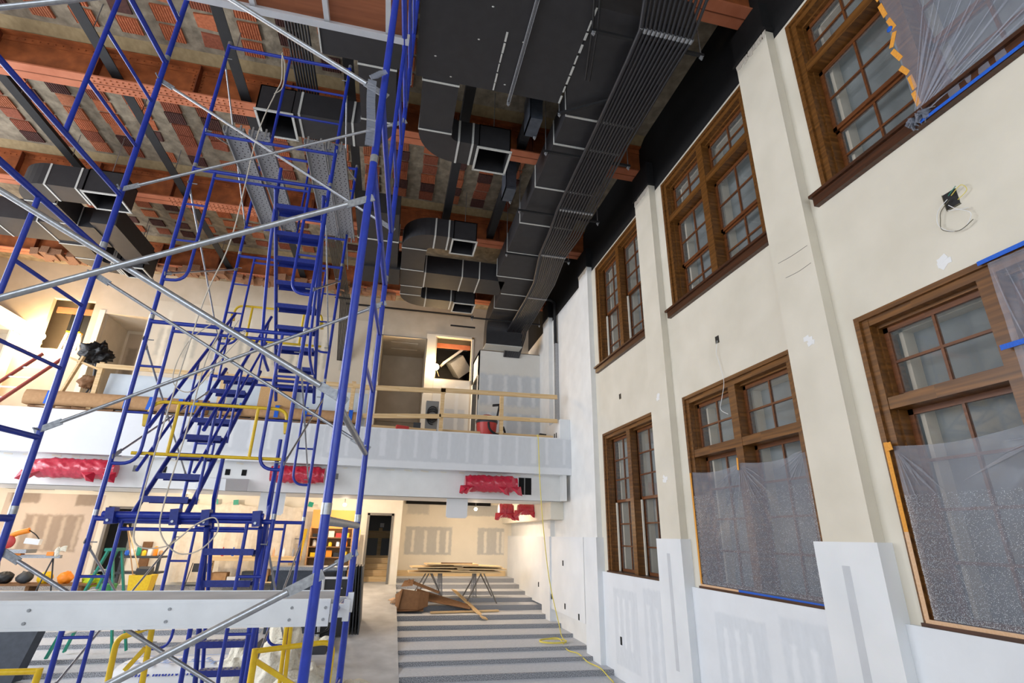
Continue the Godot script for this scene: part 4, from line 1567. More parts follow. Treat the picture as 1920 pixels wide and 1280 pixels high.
func conduits():
	var nth = ["1st", "2nd", "3rd", "4th", "5th", "6th", "7th", "8th", "9th", "10th", "11th", "12th", "13th"]
	var zs = [-3.0, -3.9, -4.35, -4.8, -6.3, -8.3, -9.2, -10.1, -11.5, -12.4, -14.9]
	var lx = [2.36, 2.48, 2.6, 2.62, 2.68, 2.74, 2.83, 2.88, 3.12, 3.16, 3.18]
	var rx = [3.25, 3.28, 3.32, 3.3, 3.32, 3.46, 3.52, 3.48, 3.66, 3.7, 3.78]
	var ys = [8.62, 8.6, 8.46, 8.43, 8.43, 8.43, 8.43, 8.43, 8.43, 8.43, 8.43]
	for i in 13:
		var u = i / 12.0
		var pts = []
		for k in zs.size():
			pts.append(V(lerp(lx[k], rx[k], u), ys[k], zs[k]))
		var x = pts[-1].x
		pts.append(V(x + 0.02, 8.3, -15.15))
		pts.append(V(x - 0.1 + 0.12 * (1 - u), 7.72, -15.47))
		var s = S()
		path(s, pts, 0.021 if i != 0 else 0.032, 8)
		var t = thing("conduit", "black conduit in the long bank below the right ceiling, %s from the left" % nth[i], "conduit", pts[4], "black conduits in the right bank")
		obj("pipe", s, "conduit", t)
		s = S()
		for k in [2, 5, 7, 9]:
			var d = (pts[k + 1] - pts[k]).normalized()
			tube(s, pts[k] - d * 0.03, pts[k] + d * 0.03, 0.029, 8)
		obj("coupling", s, "dull_galv", t)
	for i in 8:
		var x = -2.08 + 0.3 * i / 7.0
		var s = S()
		path(s, [V(x, 9.1, -3.5), V(x, 9.1, -12.0), V(x + 0.01, 9.1, -15.6), V(x, 8.4, -16.3), V(x, 7.6, -16.95)], 0.018, 6)
		one("conduit", s, "conduit", "black conduit in the middle bank behind the scaffold, %s from the left" % nth[i], "conduit", "black conduits in the middle bank")
	var s = S()
	box(s, V(-2.2, 9.05, -7.3), V(-1.65, 9.08, -7.34))
	box(s, V(-2.2, 9.05, -15.2), V(-1.65, 9.08, -15.24))
	one("conduit_strap", s, "black_paint", "black strap bars under the middle conduit bank", "strap")
	s = S()
	path(s, [V(-1.6, 10.0, -11.75), V(-1.6, 8.95, -11.75), V(-1.5, 8.3, -11.75)], 0.012, 6)
	one("threaded_rod", s, "galv", "loose threaded rod hanging by the middle conduit bank", "rod")
	for i in 2:
		s = S()
		path(s, [V(1.6 + 0.07 * i, 8.7, -3.2), V(2.0 + 0.07 * i, 8.5, -4.5), V(2.2 + 0.06 * i, 8.5, -5.3)], 0.015, 6)
		one("cable", s, "black", "black cable dropping over the nearest strut, %s of two" % ["left", "right"][i], "cable")

# one welded scaffold frame standing on legs p and q (x, z) from y = b; style "arch" has an inner tube beside both legs, "walk" one ladder side by q
func frame(p, q, b, h, style, label, inner = 0.22, bottom = "blue", header = "blue"):
	var P = V(p.x, b, p.y)
	var Q = V(q.x, b, q.y)
	var d = (Q - P).normalized()
	var w = P.distance_to(Q)
	var t = thing("scaffold_section", label, "scaffold frame", P, "blue scaffold frames")
	for e in [P, Q]:
		var s = S()
		tube(s, e, e + V(0, h - 0.03, 0), 0.0215, 12)
		obj("leg", s, "blue", t)
		s = S()
		tube(s, e + V(0, h - 0.035, 0), e + V(0, h + 0.015, 0), 0.0235, 12)
		obj("coupling_collar", s, "galv", t, "bare metal coupling collar")
		for y in [0.5, 1.67]:
			s = S()
			var o = d if e == P else -d
			tube(s, e + V(0, y, 0) + o * 0.02, e + V(0, y, 0) + o * 0.075, 0.006, 6)
			obj("stud", s, "dull_galv", t)
	var hy = h - 0.06
	var s2 = S()
	tube(s2, P + V(0, hy, 0), Q + V(0, hy, 0), 0.0215, 12)
	obj("header", s2, header, t)
	if style == "arch":
		for e in [[P, d], [Q, -d]]:
			var a = e[0] + e[1] * inner
			var s = S()
			var pts = [a + V(0, hy, 0), a + V(0, 1.2, 0), a + V(0, 0.62, 0)]
			arc(pts, a + V(0, 0.43, 0), a + V(0, 0.6, 0), e[0] + e[1] * (inner * 0.35) + V(0, 0.43, 0))
			pts.append(e[0] + V(0, 0.43, 0))
			path(s, pts, 0.0165, 10)
			obj("inner_tube", s, "blue", t)
			for y in [0.92, 1.39]:
				s = S()
				tube(s, e[0] + V(0, y, 0), a + V(0, y, 0), 0.0125, 8)
				obj("rung", s, "blue", t)
		s2 = S()
		tube(s2, P + d * inner + V(0, hy - 0.085, 0), Q - d * inner + V(0, hy - 0.085, 0), 0.0165, 10)
		obj("second_header", s2, "blue", t)
	else:
		var a = Q - d * inner
		s2 = S()
		tube(s2, P + V(0, 0.45, 0), Q + V(0, 0.45, 0), 0.0185, 10)
		obj("bottom_bar", s2, bottom, t)
		s2 = S()
		tube(s2, a + V(0, 0.45, 0), a + V(0, hy, 0), 0.0165, 10)
		obj("inner_tube", s2, "blue", t)
		for y in [0.93, 1.41]:
			var s = S()
			tube(s, a + V(0, y, 0), Q + V(0, y, 0), 0.0135, 8)
			obj("rung", s, "blue", t)
	return t

# pair of crossed tubes between two legs
func brace(p, q, b, label, lo = 0.5, hi = 1.67, r = 0.0145, off = Vector3.ZERO):
	var P = V(p.x, b, p.y) + off
	var Q = V(q.x, b, q.y) + off
	var t = thing("cross_brace", label, "cross brace", (P + Q) / 2 + V(0, lo, 0), "silver scaffold cross braces")
	var n = (Q - P).normalized().cross(Vector3.UP) * 0.014
	for e in [[P + V(0, lo, 0), Q + V(0, hi, 0), 1.0], [P + V(0, hi, 0), Q + V(0, lo, 0), -1.0]]:
		var s = S()
		var d = (e[1] - e[0]).normalized()
		tube(s, e[0] + d * 0.12 + n * e[2], e[1] - d * 0.12 + n * e[2], r, 10)
		obj("brace_tube", s, "galv", t)
		s = S()
		for c in [[e[0], 1.0], [e[1], -1.0]]:
			bar(s, c[0] - d * 0.03 * c[1] + n * e[2], c[0] + d * 0.13 * c[1] + n * e[2], 0.008, 0.042)
		obj("flattened_end", s, "dull_galv", t)
	var s3 = S()
	var m = (P + Q) / 2 + V(0, (lo + hi) / 2, 0)
	tube(s3, m - n * 1.8, m + n * 1.8, 0.01, 8)
	obj("pivot", s3, "dull_galv", t)
	return t

func base_jack(p, top, label):
	var y0 = ramp_y(p.y) if p.x > -2.352 else step_y(p.y)
	var t = thing("base_jack", label, "base jack", V(p.x, y0, p.y), "scaffold base jacks")
	var s = S()
	boxc(s, V(p.x, y0 + 0.006, p.y), V(0.15, 0.012, 0.15))
	obj("base_plate", s, "dull_galv", t)
	s = S()
	tube(s, V(p.x, y0, p.y), V(p.x, top, p.y), 0.019, 10)
	obj("screw", s, "blue", t)

# flight of steel steps: first tread at (y, z), rise and run per tread
func flight(label, x0, x1, y, z, rise, run, n, skew, rails, over = 0.0):
	var t = thing("scaffold_stair", label, "scaffold stair", V((x0 + x1) / 2, y, z), "blue scaffold stairs")
	for e in [x0, x1]:
		var s = S()
		var a = V(e - skew * 0.7, y - rise * 0.7, z - run * 0.7)
		var b = V(e + skew * (n - 0.2), y + rise * (n - 0.2), z + run * (n - 0.2))
		path(s, [a, b], 0.024, 10)
		obj("stringer", s, "dark_blue", t)
	for i in n:
		var c = V((x0 + x1) / 2 + skew * i, y + rise * i, z + run * i)
		var w = x1 - x0 - 0.045
		var tr = S()
		box(tr, c + V(-w / 2, -0.045, 0.095), c + V(w / 2, 0.012, 0.09))
		box(tr, c + V(-w / 2, -0.045, -0.095), c + V(w / 2, 0.0, -0.09))
		box(tr, c + V(-w / 2, -0.004, -0.095), c + V(w / 2, 0.0, 0.09))
		var o = obj("tread", tr, "dark_blue", t)
		var sl = S()
		for k in 7:
			var x = lerp(-w / 2 + 0.05, w / 2 - 0.05, k / 6.0)
			for zz in [-0.045, 0.03]:
				boxc(sl, c + V(x, 0.001, zz), V(0.03, 0.004, 0.055), V(0, 25, 0))
		stuff("grip_slots", sl, "dull_galv", o)
	if rails:
		for e in [x0 - 0.02, x1 + 0.02]:
			for hh in [[0.86, 0.019], [0.46, 0.015]]:
				var s = S()
				var pts = [V(e, y + hh[0] - rise, z - run), V(e + skew * n, y + hh[0] + rise * (n - 0.4), z + run * (n - 0.4))]
				path(s, pts, hh[1], 10)
				obj("handrail", s, "blue", t)
			for i in [0, 3, n - 1]:
				var s = S()
				tube(s, V(e + skew * i, y + rise * i - 0.05, z + run * i), V(e + skew * i, y + rise * i + 0.86, z + run * i), 0.0145, 8)
				obj("rail_post", s, "blue", t)
	return t

func guard(label, z, xa, xb, yt, yb, posts):
	var t = thing("guard_rail", label, "guard rail", V((xa + xb) / 2, yb, z), "yellow guard rails")
	var s = S()
	var pts = []
	pts.append(V(xa - 0.02, yt - 0.17, z))
	arc(pts, V(xa, yt, z), V(xa - 0.01, yt - 0.1, z), V(xa + 0.12, yt, z))
	arc(pts, V(xb, yt, z), V(xb - 0.12, yt, z), V(xb + 0.01, yt - 0.1, z))
	pts.append(V(xb + 0.02, yt - 0.17, z))
	path(s, pts, 0.0165, 10)
	obj("top_bar", s, "yellow", t)
	s = S()
	tube(s, V(xa - 0.07, yb, z), V(xb + 0.06, yb, z), 0.0165, 10)
	obj("bottom_bar", s, "yellow", t)
	for x in posts:
		s = S()
		tube(s, V(x, yb, z), V(x, yt, z), 0.0155, 10)
		obj("upright", s, "yellow", t)
	for x in [xa - 0.02, xb + 0.02]:
		s = S()
		boxc(s, V(x, yt - 0.19, z), V(0.045, 0.12, 0.05), V(0, 0, 8))
		obj("hook", s, "yellow", t)

func dotted(nx, ny, c, dot):   # punched sheet: rows of dark holes with pale rims
	var W = 64
	var H = 512
	var im := Image.create(W, H, false, Image.FORMAT_RGB8)
	im.fill(c)
	for j in ny:
		for i in nx:
			var cx = (i + 0.5 + 0.25 * (j % 2)) * W / (nx + 0.5)
			var cy = (j + 0.5) * H / ny
			for y in range(int(cy) - 4, int(cy) + 5):
				for x in range(int(cx) - 5, int(cx) + 6):
					if x < 0 or y < 0 or x >= W or y >= H:
						continue
					var r = V((x - cx) / 4.0, (y - cy) / 3.0, 0).length()
					if r < 0.8:
						im.set_pixel(x, y, dot)
					elif r < 1.2:
						im.set_pixel(x, y, c.lightened(0.2))
	var m = plain(Color.WHITE, 0.45, 0.35)
	m.albedo_texture = ImageTexture.create_from_image(im)
	return m

func scaffolds():
	var NL = Vector2(-2.41, -2.55)
	var F = Vector2(-2.32, -4.07)
	var P1 = Vector2(-0.27, -2.56)
	var PB = Vector2(-0.205, -4.08)
	var L = Vector2(-2.58, -5.65)
	var R = Vector2(-1.07, -5.65)
	var L2 = Vector2(-2.61, -7.78)
	var R2 = Vector2(-1.09, -7.78)
	var h = 1.93
	var st = ["below the silver plank", "at eye level", "reaching the plywood deck", "above the plywood deck"]
	for i in 4:
		var b = 0.49 + h * i
		frame(NL, F, b, h, "walk", "left blue scaffold frame of the nearest tower, " + st[i], 0.7)
		frame(P1, PB, b, h, "walk", "right blue scaffold frame of the nearest tower, " + st[i], 0.7, "dull_galv" if i == 1 else "blue", "dull_galv" if i == 0 else "blue")
		if i < 3:
			brace(NL, P1, b, "silver cross brace on the near side of the nearest tower, " + st[i], 0.5, 1.64, 0.0155)
			brace(F, PB, b, "silver cross brace on the far side of the nearest tower, " + st[i], 0.5, 1.68, 0.0125)
	st = ["lowest one", "beside the yellow guard rail", "below the steel planks", "topmost one"]
	for i in 4:
		var b = 0.525 + h * i + (0.0 if i < 3 else 0.01)
		var sy = "arch" if i < 3 else "walk"
		frame(L, R, b, h, sy, "front blue scaffold frame of the stair tower, " + st[i], 0.225 if i < 3 else 0.76)
		frame(L2, R2, b + 0.03, h, sy, "rear blue scaffold frame of the stair tower, " + st[i], 0.225 if i < 3 else 0.76)
		brace(L, L2, b, "thin silver cross brace on the left of the stair tower, " + st[i], 0.5, 1.67, 0.0105)
		brace(R, R2, b, "thin silver cross brace on the right of the stair tower, " + st[i], 0.5, 1.67, 0.0105)
	for q in [[NL, "near left leg of the nearest tower"], [F, "far left leg of the nearest tower"], [P1, "near right leg of the nearest tower"], [PB, "far right leg of the nearest tower"], [L, "front left leg of the stair tower"], [R, "front right leg of the stair tower"], [L2, "rear left leg of the stair tower"], [R2, "rear right leg of the stair tower"]]:
		base_jack(q[0], 0.5, "base jack under the " + q[1])
	flight("blue scaffold stair climbing away on the left, yellow guard rail in front", -2.27, -1.83, 2.59, -5.75, 0.232, -0.228, 8, -0.012, true)
	flight("lowest blue scaffold stair coming down behind the silver plank", -1.634, -1.168, 2.142, -5.72, -0.285, -0.2, 9, -0.02, false)
	flight("upper blue scaffold stair seen from below under the steel planks", -1.66, -1.12, 5.96, -5.78, -0.206, -0.27, 9, -0.015, false)
	for q in [[-1.64, "left"], [-1.14, "right"]]:   # rails of the two flights on the right
		var t = thing("stair_rail", "blue tube rail along the %s side of the lowest scaffold stair" % q[1], "handrail", V(q[0], 0.6, -6.6), "rails of the lowest stair")
		var s = S()
		path(s, [V(q[0], 3.0, -5.7), V(q[0] - 0.01, 2.6, -5.72), V(q[0] - 0.15, 0.4, -7.3)], 0.019, 10)
		obj("tube", s, "blue", t)
		s = S()
		path(s, [V(q[0], 2.42, -5.7), V(q[0] - 0.02, 0.2, -6.0)], 0.021, 10)
		obj("post", s, "blue", t)
	for q in [[-1.68, "left"], [-1.1, "right"]]:
		var t = thing("stair_rail", "blue bent rail on the %s side of the upper scaffold stair" % q[1], "handrail", V(q[0], 4.3, -7.2), "rails of the upper stair")
		var s = S()
		path(s, smooth([V(q[0], 6.5, -5.72), V(q[0], 5.6, -5.9), V(q[0] - 0.08, 4.75, -6.6), V(q[0] - 0.1, 4.5, -6.9), V(q[0] - 0.09, 4.36, -7.3)]), 0.019, 10)
		obj("tube", s, "blue", t)
	guard("yellow guard rail across the front of the stair tower", -5.68, -2.37, -1.12, 3.5, 2.99, [-2.135, -1.4])
	guard("yellow guard rail across the rear of the stair tower", -7.82, -2.5, -1.28, 5.48, 4.945, [-2.28, -1.54])
	# thick double header with hook clamps at eye level
	var t = thing("stair_landing", "blue steel landing beam with hook clamps at eye level", "landing", V(-1.85, 2.4, -5.62))
	var s = S()
	tube(s, V(-2.5, 2.43, -5.6), V(-1.15, 2.44, -5.6), 0.03, 12)
	obj("beam", s, "blue", t)
	for x in [-2.42, -1.9, -1.64, -1.2]:
		s = S()
		boxc(s, V(x, 2.42, -5.585), V(0.07, 0.14, 0.1), V(0, 0, 6))
		obj("hook_clamp", s, "dark_blue", t)
		s = S()
		tube(s, V(x, 2.38, -5.53), V(x, 2.38, -5.52), 0.012, 8)
		obj("bolt", s, "galv", t)
	s = S()
	box(s, V(-2.5, 2.36, -5.65), V(-1.7, 2.4, -6.0))
	obj("landing_plate", s, "dark_blue", t)
	s = S()
	tube(s, V(-1.73, 2.0, -6.05), V(-1.74, 3.05, -6.05), 0.02, 12)
	one("loose_post", s, "blue", "short blue tube standing upright beside the landing clamps", "post")
	s = S()
	tube(s, V(-1.14, 2.2, -5.75), V(-1.15, 3.2, -5.75), 0.02, 12)
	one("loose_post", s, "blue", "short blue tube standing upright right of the yellow guard rail", "post")
	# decks
	t = thing("scaffold_plank", "long silver aluminium plank with a grey deck across the nearest tower", "plank", V(-1.3, 1.82, -3.68))
	s = S()
	box(s, V(-2.42, 1.93, -3.46), V(-0.26, 1.95, -3.93))
	obj("deck", s, "concrete", t, "grey gritty deck")
	for z in [-3.44, -3.93]:
		s = S()
		box(s, V(-2.42, 1.815, z), V(-0.27, 1.955, z - 0.012))
		box(s, V(-2.42, 1.815, z + 0.006), V(-0.27, 1.83, z))
		box(s, V(-2.42, 1.935, z + 0.004), V(-0.27, 1.943, z))
		obj("side_rail", s, "alu", t)
	s = S()
	for x in [-1.75, -1.1, -0.48, -0.37, -0.3]:
		for y in [1.85, 1.91]:
			tube(s, V(x + (y - 1.85) * 0.1, y, -3.44), V(x + (y - 1.85) * 0.1, y, -3.432), 0.008, 8)
	obj("rivet", s, "dull_galv", t)
	s = S()
	for z in [-3.5, -3.88]:
		box(s, V(-0.268, 1.85, z), V(-0.2, 1.92, z - 0.03))
		box(s, V(-0.2, 1.83, z + 0.002), V(-0.165, 1.945, z - 0.032))
	box(s, V(-0.268, 1.832, -3.455), V(-0.256, 1.928, -3.925))
	obj("end_hook", s, "alu", t)
	t = thing("scaffold_plank", "plywood deck in an aluminium frame seen from below at the top of the picture", "plank", V(-1.3, 6.24, -2.95))
	s = S()
	box(s, V(-2.42, 6.27, -2.5), V(-0.22, 6.29, -3.34))
	obj("plywood", s, "ply_red", t)
	for z in [-2.5, -3.33]:
		s = S()
		box(s, V(-2.44, 6.2, z), V(-0.2, 6.3, z - 0.03))
		box(s, V(-2.44, 6.2, z + 0.03), V(-0.2, 6.21, z))
		obj("side_rail", s, "alu", t)
	for x in [-2.0, -1.43, -0.865, -0.375]:
		s = S()
		box(s, V(x - 0.02, 6.225, -2.53), V(x + 0.02, 6.27, -3.33))
		obj("cross_bar", s, "alu", t)
	var sheet = dotted(3, 44, G(160, 162, 165), G(70, 70, 72))
	var pl = [[-2.38, "first from the left"], [-2.09, "second from the left"], [-1.45, "third from the left"], [-1.2, "fourth from the left"]]
	for q in pl:
		t = thing("steel_plank", "perforated steel plank under the stair tower top, " + q[1], "plank", V(q[0] + 0.11, 6.85, -6.8), "perforated steel planks")
		s = S()
		quad(s, V(q[0] + 0.23, 6.9, -5.6), V(q[0], 6.9, -5.6), V(q[0], 6.9, -7.86), V(q[0] + 0.23, 6.9, -7.86))
		quad(s, V(q[0], 6.904, -5.6), V(q[0] + 0.23, 6.904, -5.6), V(q[0] + 0.23, 6.904, -7.86), V(q[0], 6.904, -7.86))
		obj("perforated_sheet", s, sheet, t)
		for x in [q[0], q[0] + 0.23]:
			s = S()
			box(s, V(x - 0.006, 6.85, -5.6), V(x + 0.006, 6.91, -7.86))
			obj("edge_flange", s, "galv", t)
		s = S()
		for z in [-5.62, -7.84]:
			box(s, V(q[0] + 0.03, 6.8, z), V(q[0] + 0.05, 6.95, z + 0.02))
			box(s, V(q[0] + 0.18, 6.8, z), V(q[0] + 0.2, 6.95, z + 0.02))
		obj("hook", s, "galv", t)
	# loose yellow gate pieces low in front
	t = thing("yellow_gate", "yellow tube gate with a diagonal at the foot of the tall near posts", "gate", V(-0.6, 1.2, -4.8), "yellow tube gates")
	s = S()
	var pts = [V(-0.87, 0.5, -4.8), V(-0.878, 1.478, -4.8)]
	path(s, pts, 0.025, 10)
	obj("post", s, "yellow", t)
	s = S()
	pts = [V(-0.878, 1.46, -4.8), V(-0.42, 1.505, -4.8)]
	arc(pts, V(-0.32, 1.51, -4.8), V(-0.4, 1.506, -4.8), V(-0.315, 1.44, -4.8))
	pts.append(V(-0.335, 0.5, -4.8))
	path(s, pts, 0.019, 10)
	obj("bent_rail", s, "yellow", t)
	s = S()
	bar(s, V(-0.87, 1.4, -4.8), V(-0.345, 1.1, -4.8), 0.02, 0.035)
	obj("diagonal", s, "yellow", t)
	t = thing("yellow_gate", "narrow yellow tube loop standing behind the tall blue posts", "gate", V(-0.66, 1.2, -5.1), "yellow tube gates")
	s = S()
	pts = [V(-0.69, 0.5, -5.1), V(-0.722, 1.5, -5.1)]
	arc(pts, V(-0.72, 1.66, -5.1), V(-0.723, 1.55, -5.1), V(-0.69, 1.6, -5.1))
	pts.append(V(-0.65, 0.5, -5.1))
	path(s, pts, 0.0165, 10)
	obj("loop", s, "yellow", t)
	t = thing("yellow_gate", "yellow bent tube gate left of the printed insulation bale", "gate", V(-1.7, 1.2, -4.8), "yellow tube gates")
	s = S()
	pts = [V(-1.56, 0.5, -4.8), V(-1.616, 1.62, -4.8), V(-1.76, 1.585, -4.8)]
	arc(pts, V(-1.83, 1.57, -4.8), V(-1.78, 1.58, -4.8), V(-1.828, 1.5, -4.8))
	pts.append(V(-1.79, 0.5, -4.8))
	path(s, pts, 0.02, 10)
	obj("bent_rail", s, "yellow", t)
	s = S()
	bar(s, V(-1.63, 1.5, -4.8), V(-1.73, 1.36, -4.8), 0.02, 0.03)
	obj("diagonal", s, "yellow", t)
	t = thing("yellow_gate", "yellow tube gate cut off at the lower left corner", "gate", V(-2.5, 1.2, -4.8), "yellow tube gates")
	s = S()
	path(s, [V(-2.9, 1.375, -4.8), V(-2.27, 1.372, -4.8)], 0.02, 10)
	obj("rail", s, "yellow", t)
	s = S()
	path(s, [V(-2.262, 1.39, -4.8), V(-2.28, 0.5, -4.8)], 0.022, 10)
	obj("post", s, "yellow", t)
	# ropes
	s = S()
	path(s, smooth([V(-1.93, 8.24, -5.62), V(-1.91, 8.1, -5.6), V(-1.86, 7.75, -5.6), V(-1.9, 7.5, -5.6), V(-1.97, 6.78, -5.55), V(-1.98, 5.37, -5.55), V(-2.1, 4.57, -5.55), V(-2.18, 3.22, -5.55), V(-2.19, 2.6, -5.53), V(-2.16, 2.2, -5.53), V(-1.9, 2.17, -5.52), V(-1.7, 2.35, -5.5), V(-1.55, 2.42, -5.5), V(-1.5, 2.3, -5.5), V(-1.62, 2.14, -5.5), V(-1.8, 2.12, -5.5), V(-1.97, 2.3, -5.5), V(-1.99, 2.6, -5.5), V(-1.95, 3.2, -5.5), V(-1.93, 3.9, -5.5), V(-1.9, 4.3, -5.6), V(-2.05, 4.36, -5.6)]), 0.0065, 6)
	one("rope", s, "rope", "pale rope hanging down the front of the stair tower in loops", "rope")
	s = S()
	path(s, smooth([V(-1.93, 8.2, -5.6), V(-1.86, 8.0, -5.6), V(-1.83, 7.65, -5.6), V(-1.9, 7.5, -5.58)]), 0.006, 6)
	one("rope_tail", s, "rope", "short knotted rope tail below the topmost blue bar", "rope")
	s = S()
	path(s, smooth([V(-1.95, 4.38, -5.6), V(-2.15, 4.1, -5.55), V(-2.2, 3.7, -5.55), V(-2.0, 3.6, -5.55), V(-1.8, 4.0, -5.58), V(-1.65, 4.3, -5.6), V(-1.8, 4.2, -5.6), V(-1.75, 4.42, -5.62)]), 0.0055, 6)
	one("cable_loop", s, "rope", "white cable looped over the second scaffold header", "cable")
	s = S()   # ribbed plastic strip caught on the near post
	for i in 22:
		var y = 4.86 - 0.022 * i
		boxc(s, V(-0.335 + 0.0016 * i - 0.004 * sin(i * 0.3), y, -2.5), V(0.05, 0.023, 0.004 + 0.004 * (i % 2)), V(0, 12, 4))
	for i in 5:
		boxc(s, V(-0.33 + 0.012 * i, 4.9 + 0.012 * i, -2.5), V(0.05, 0.03, 0.004), V(0, 10, 35))
	one("plastic_strip", s, "film", "ribbed clear plastic strip caught behind the tall near post", "plastic strip")

func floor_things():
	# trestle table with folded boards
	var t = thing("trestle_table", "board top on four folding trestles standing on the terraces", "table", V(2.05, 0.55, -16.0))
	var s = S()
	box(s, V(0.72, 1.31, -15.55), V(3.3, 1.34, -16.45))
	obj("tabletop", s, "ply", t)
	for q in [[1.3, -15.6], [1.3, -16.35], [2.75, -15.6], [2.75, -16.35]]:
		for e in [-1, 1]:
			s = S()
			var ft = V(q[0] + 0.43 * e, step_y(q[1] - 0.05), q[1])
			tube(s, V(q[0] + 0.04 * e, 1.31, q[1]), ft, 0.019, 8)
			obj("leg", s, "steel_frame", t)
	for i in 6:
		s = S()
		var w = 1.1 + 0.3 * rng.randf()
		var x = 0.85 + 0.2 * (i % 3) if i % 2 else 1.9 + 0.1 * (i % 3)
		boxc(s, V(x + w / 2, 1.36 + 0.034 * i, -15.9 - 0.05 * (i % 2)), V(w + 0.15, 0.03, 0.75), V(rng.randf_range(-1, 1), rng.randf_range(-7, 7), rng.randf_range(-2.2, 2.2)))
		one("cardboard_sheet", s, "ply", ["pale sheet at the bottom of the pile on the trestle table", "second pale sheet from the bottom of the trestle table pile", "third pale sheet from the bottom of the trestle table pile", "fourth pale sheet from the bottom of the trestle table pile", "fifth pale sheet from the bottom, under the top one of the pile", "topmost pale sheet of the pile on the trestle table"][i], "sheet", "pale sheets on the trestle table")
	s = S()
	bar(s, V(1.6, 1.56, -15.8), V(2.5, 1.55, -15.9), 0.04, 0.03)
	one("dark_batten", s, "card_dark", "dark batten lying on top of the pile on the trestle table", "batten")
	for q in [[1.62, "left"], [2.6, "right"]]:
		t = thing("music_stand", "bundle of grey metal tripod stands under the table, %s one" % q[1], "stand", V(q[0], 0.6, -16.1), "bundles of metal stands")
		for i in 5:
			s = S()
			tube(s, V(q[0] - 0.09 + 0.045 * i, step_y(-16.1), -16.1 + 0.03 * (i % 2)), V(q[0] - 0.05 + 0.025 * i, 1.28, -16.1), 0.012, 8)
			obj("tube", s, "dull_galv", t)
	# torn cardboard and planks on the steps
	t = thing("torn_carton", "torn brown carton crushed on the terrace below the table", "carton", V(0.85, 0.55, -15.4))
	s = S()
	var c = V(0.82, 0.42, -15.0)
	var f = [[V(-0.35, 0.1, 0.1), V(0.15, 0.12, 0.25), V(0.2, 0.5, 0.05), V(-0.28, 0.55, -0.1)], [V(-0.4, 0.05, 0.0), V(-0.34, 0.08, 0.15), V(-0.25, 0.55, -0.05), V(-0.42, 0.4, -0.3)], [V(0.15, 0.1, 0.25), V(0.42, 0.14, -0.05), V(0.45, 0.45, -0.2), V(0.2, 0.5, 0.05)], [V(-0.35, 0.05, 0.1), V(0.3, 0.06, 0.2), V(0.35, 0.1, -0.4), V(-0.35, 0.1, -0.4)], [V(-0.3, 0.6, -0.1), V(0.0, 0.62, -0.15), V(0.05, 0.75, -0.5), V(-0.2, 0.72, -0.5)]]
	for q in f:
		for k in 2:
			var o = V(0, 0, -0.012 * k)
			if k == 0:
				quad(s, c + q[0], c + q[1], c + q[2], c + q[3])
			else:
				quad(s, c + q[3] + o, c + q[2] + o, c + q[1] + o, c + q[0] + o)
	obj("crushed_sides", s, "card_dark", t)
	s = S()
	hexa(s, [c + V(0.1, 0.3, -0.2), c + V(1.5, 0.08, 0.15), c + V(1.6, 0.12, -0.25), c + V(0.15, 0.5, -0.6), c + V(0.1, 0.315, -0.2), c + V(1.5, 0.095, 0.15), c + V(1.6, 0.135, -0.25), c + V(0.15, 0.515, -0.6)])
	hexa(s, [c + V(-0.1, 0.68, -0.3), c + V(0.7, 0.42, -0.2), c + V(0.75, 0.45, -0.4), c + V(-0.1, 0.75, -0.5), c + V(-0.1, 0.69, -0.3), c + V(0.7, 0.43, -0.2), c + V(0.75, 0.46, -0.4), c + V(-0.1, 0.76, -0.5)])
	obj("folded_flap", s, "card_dark", t)
	s = S()
	blob(s, V(0.42, 0.68, -15.3), V(0.16, 0.07, 0.1), 0.8, 3, 8)
	one("red_rag", s, "dusty_tape", "crumpled pinkish rag beside the torn brown carton", "rag")
	s = S()
	bar(s, V(1.3, step_y(-14.9) + 0.03, -14.75), V(3.1, step_y(-14.9) + 0.03, -14.95), 0.1, 0.04)
	one("pine_board", s, "pine", "pine board lying flat on the terrace below the table", "board")
	s = S()
	bar(s, V(2.1, 0.80, -16.6), V(2.62, 0.36, -14.25), 0.15, 0.03, V(0.3, 1, 0))
	one("pine_board", s, "pine", "pale pine board sloping down over several terraces", "board")
	# yellow extension cord
	s = S()
	var pts = [V(3.5, 4.69, -12.6), V(3.52, 4.6, -12.55), V(3.56, 3.6, -12.55), V(3.62, 2.6, -12.5), V(3.75, 1.4, -12.45), V(3.95, 0.5, -12.4), V(4.0, 0.25, -12.35)]
	for i in 14:
		pts.append(V(3.75 + 0.3 * cos(i * 0.9), 0.185 + 0.002 * i, -12.2 + 0.22 * sin(i * 0.9)))
	for q in [[3.9, -11.7], [4.0, -11.3], [4.05, -10.9], [4.1, -10.4], [4.15, -10.1], [4.1, -9.8], [4.0, -9.62]]:
		pts.append(V(q[0], step_y(q[1]) + 0.02, q[1]))
	path(s, smooth(pts), 0.011, 6)
	one("extension_lead", s, "cord_yellow", "thin yellow extension cord hanging from the balcony and coiled on the terraces", "cord")
	# black cases by the aisle
	t = thing("road_case", "big dark grey stage case behind the tall blue posts", "case", V(-1.6, 0.3, -13.1), "dark stage panels")
	s = S()
	box(s, V(-2.28, 0.3, -12.95), V(-0.78, 1.56, -13.5))
	obj("body", s, "slate", t)
	s = S()
	box(s, V(-2.3, 1.53, -12.93), V(-0.76, 1.6, -13.52))
	obj("lid_edge", s, "dull_galv", t)
	s = S()
	box(s, V(-1.3, 0.35, -12.93), V(-1.0, 1.5, -12.95))
	obj("black_panel", s, "black", t)
	t = thing("framed_board", "black panel in a white frame leaning on the dark case", "panel", V(-0.9, 0.32, -12.7), "dark stage panels")
	s = S()
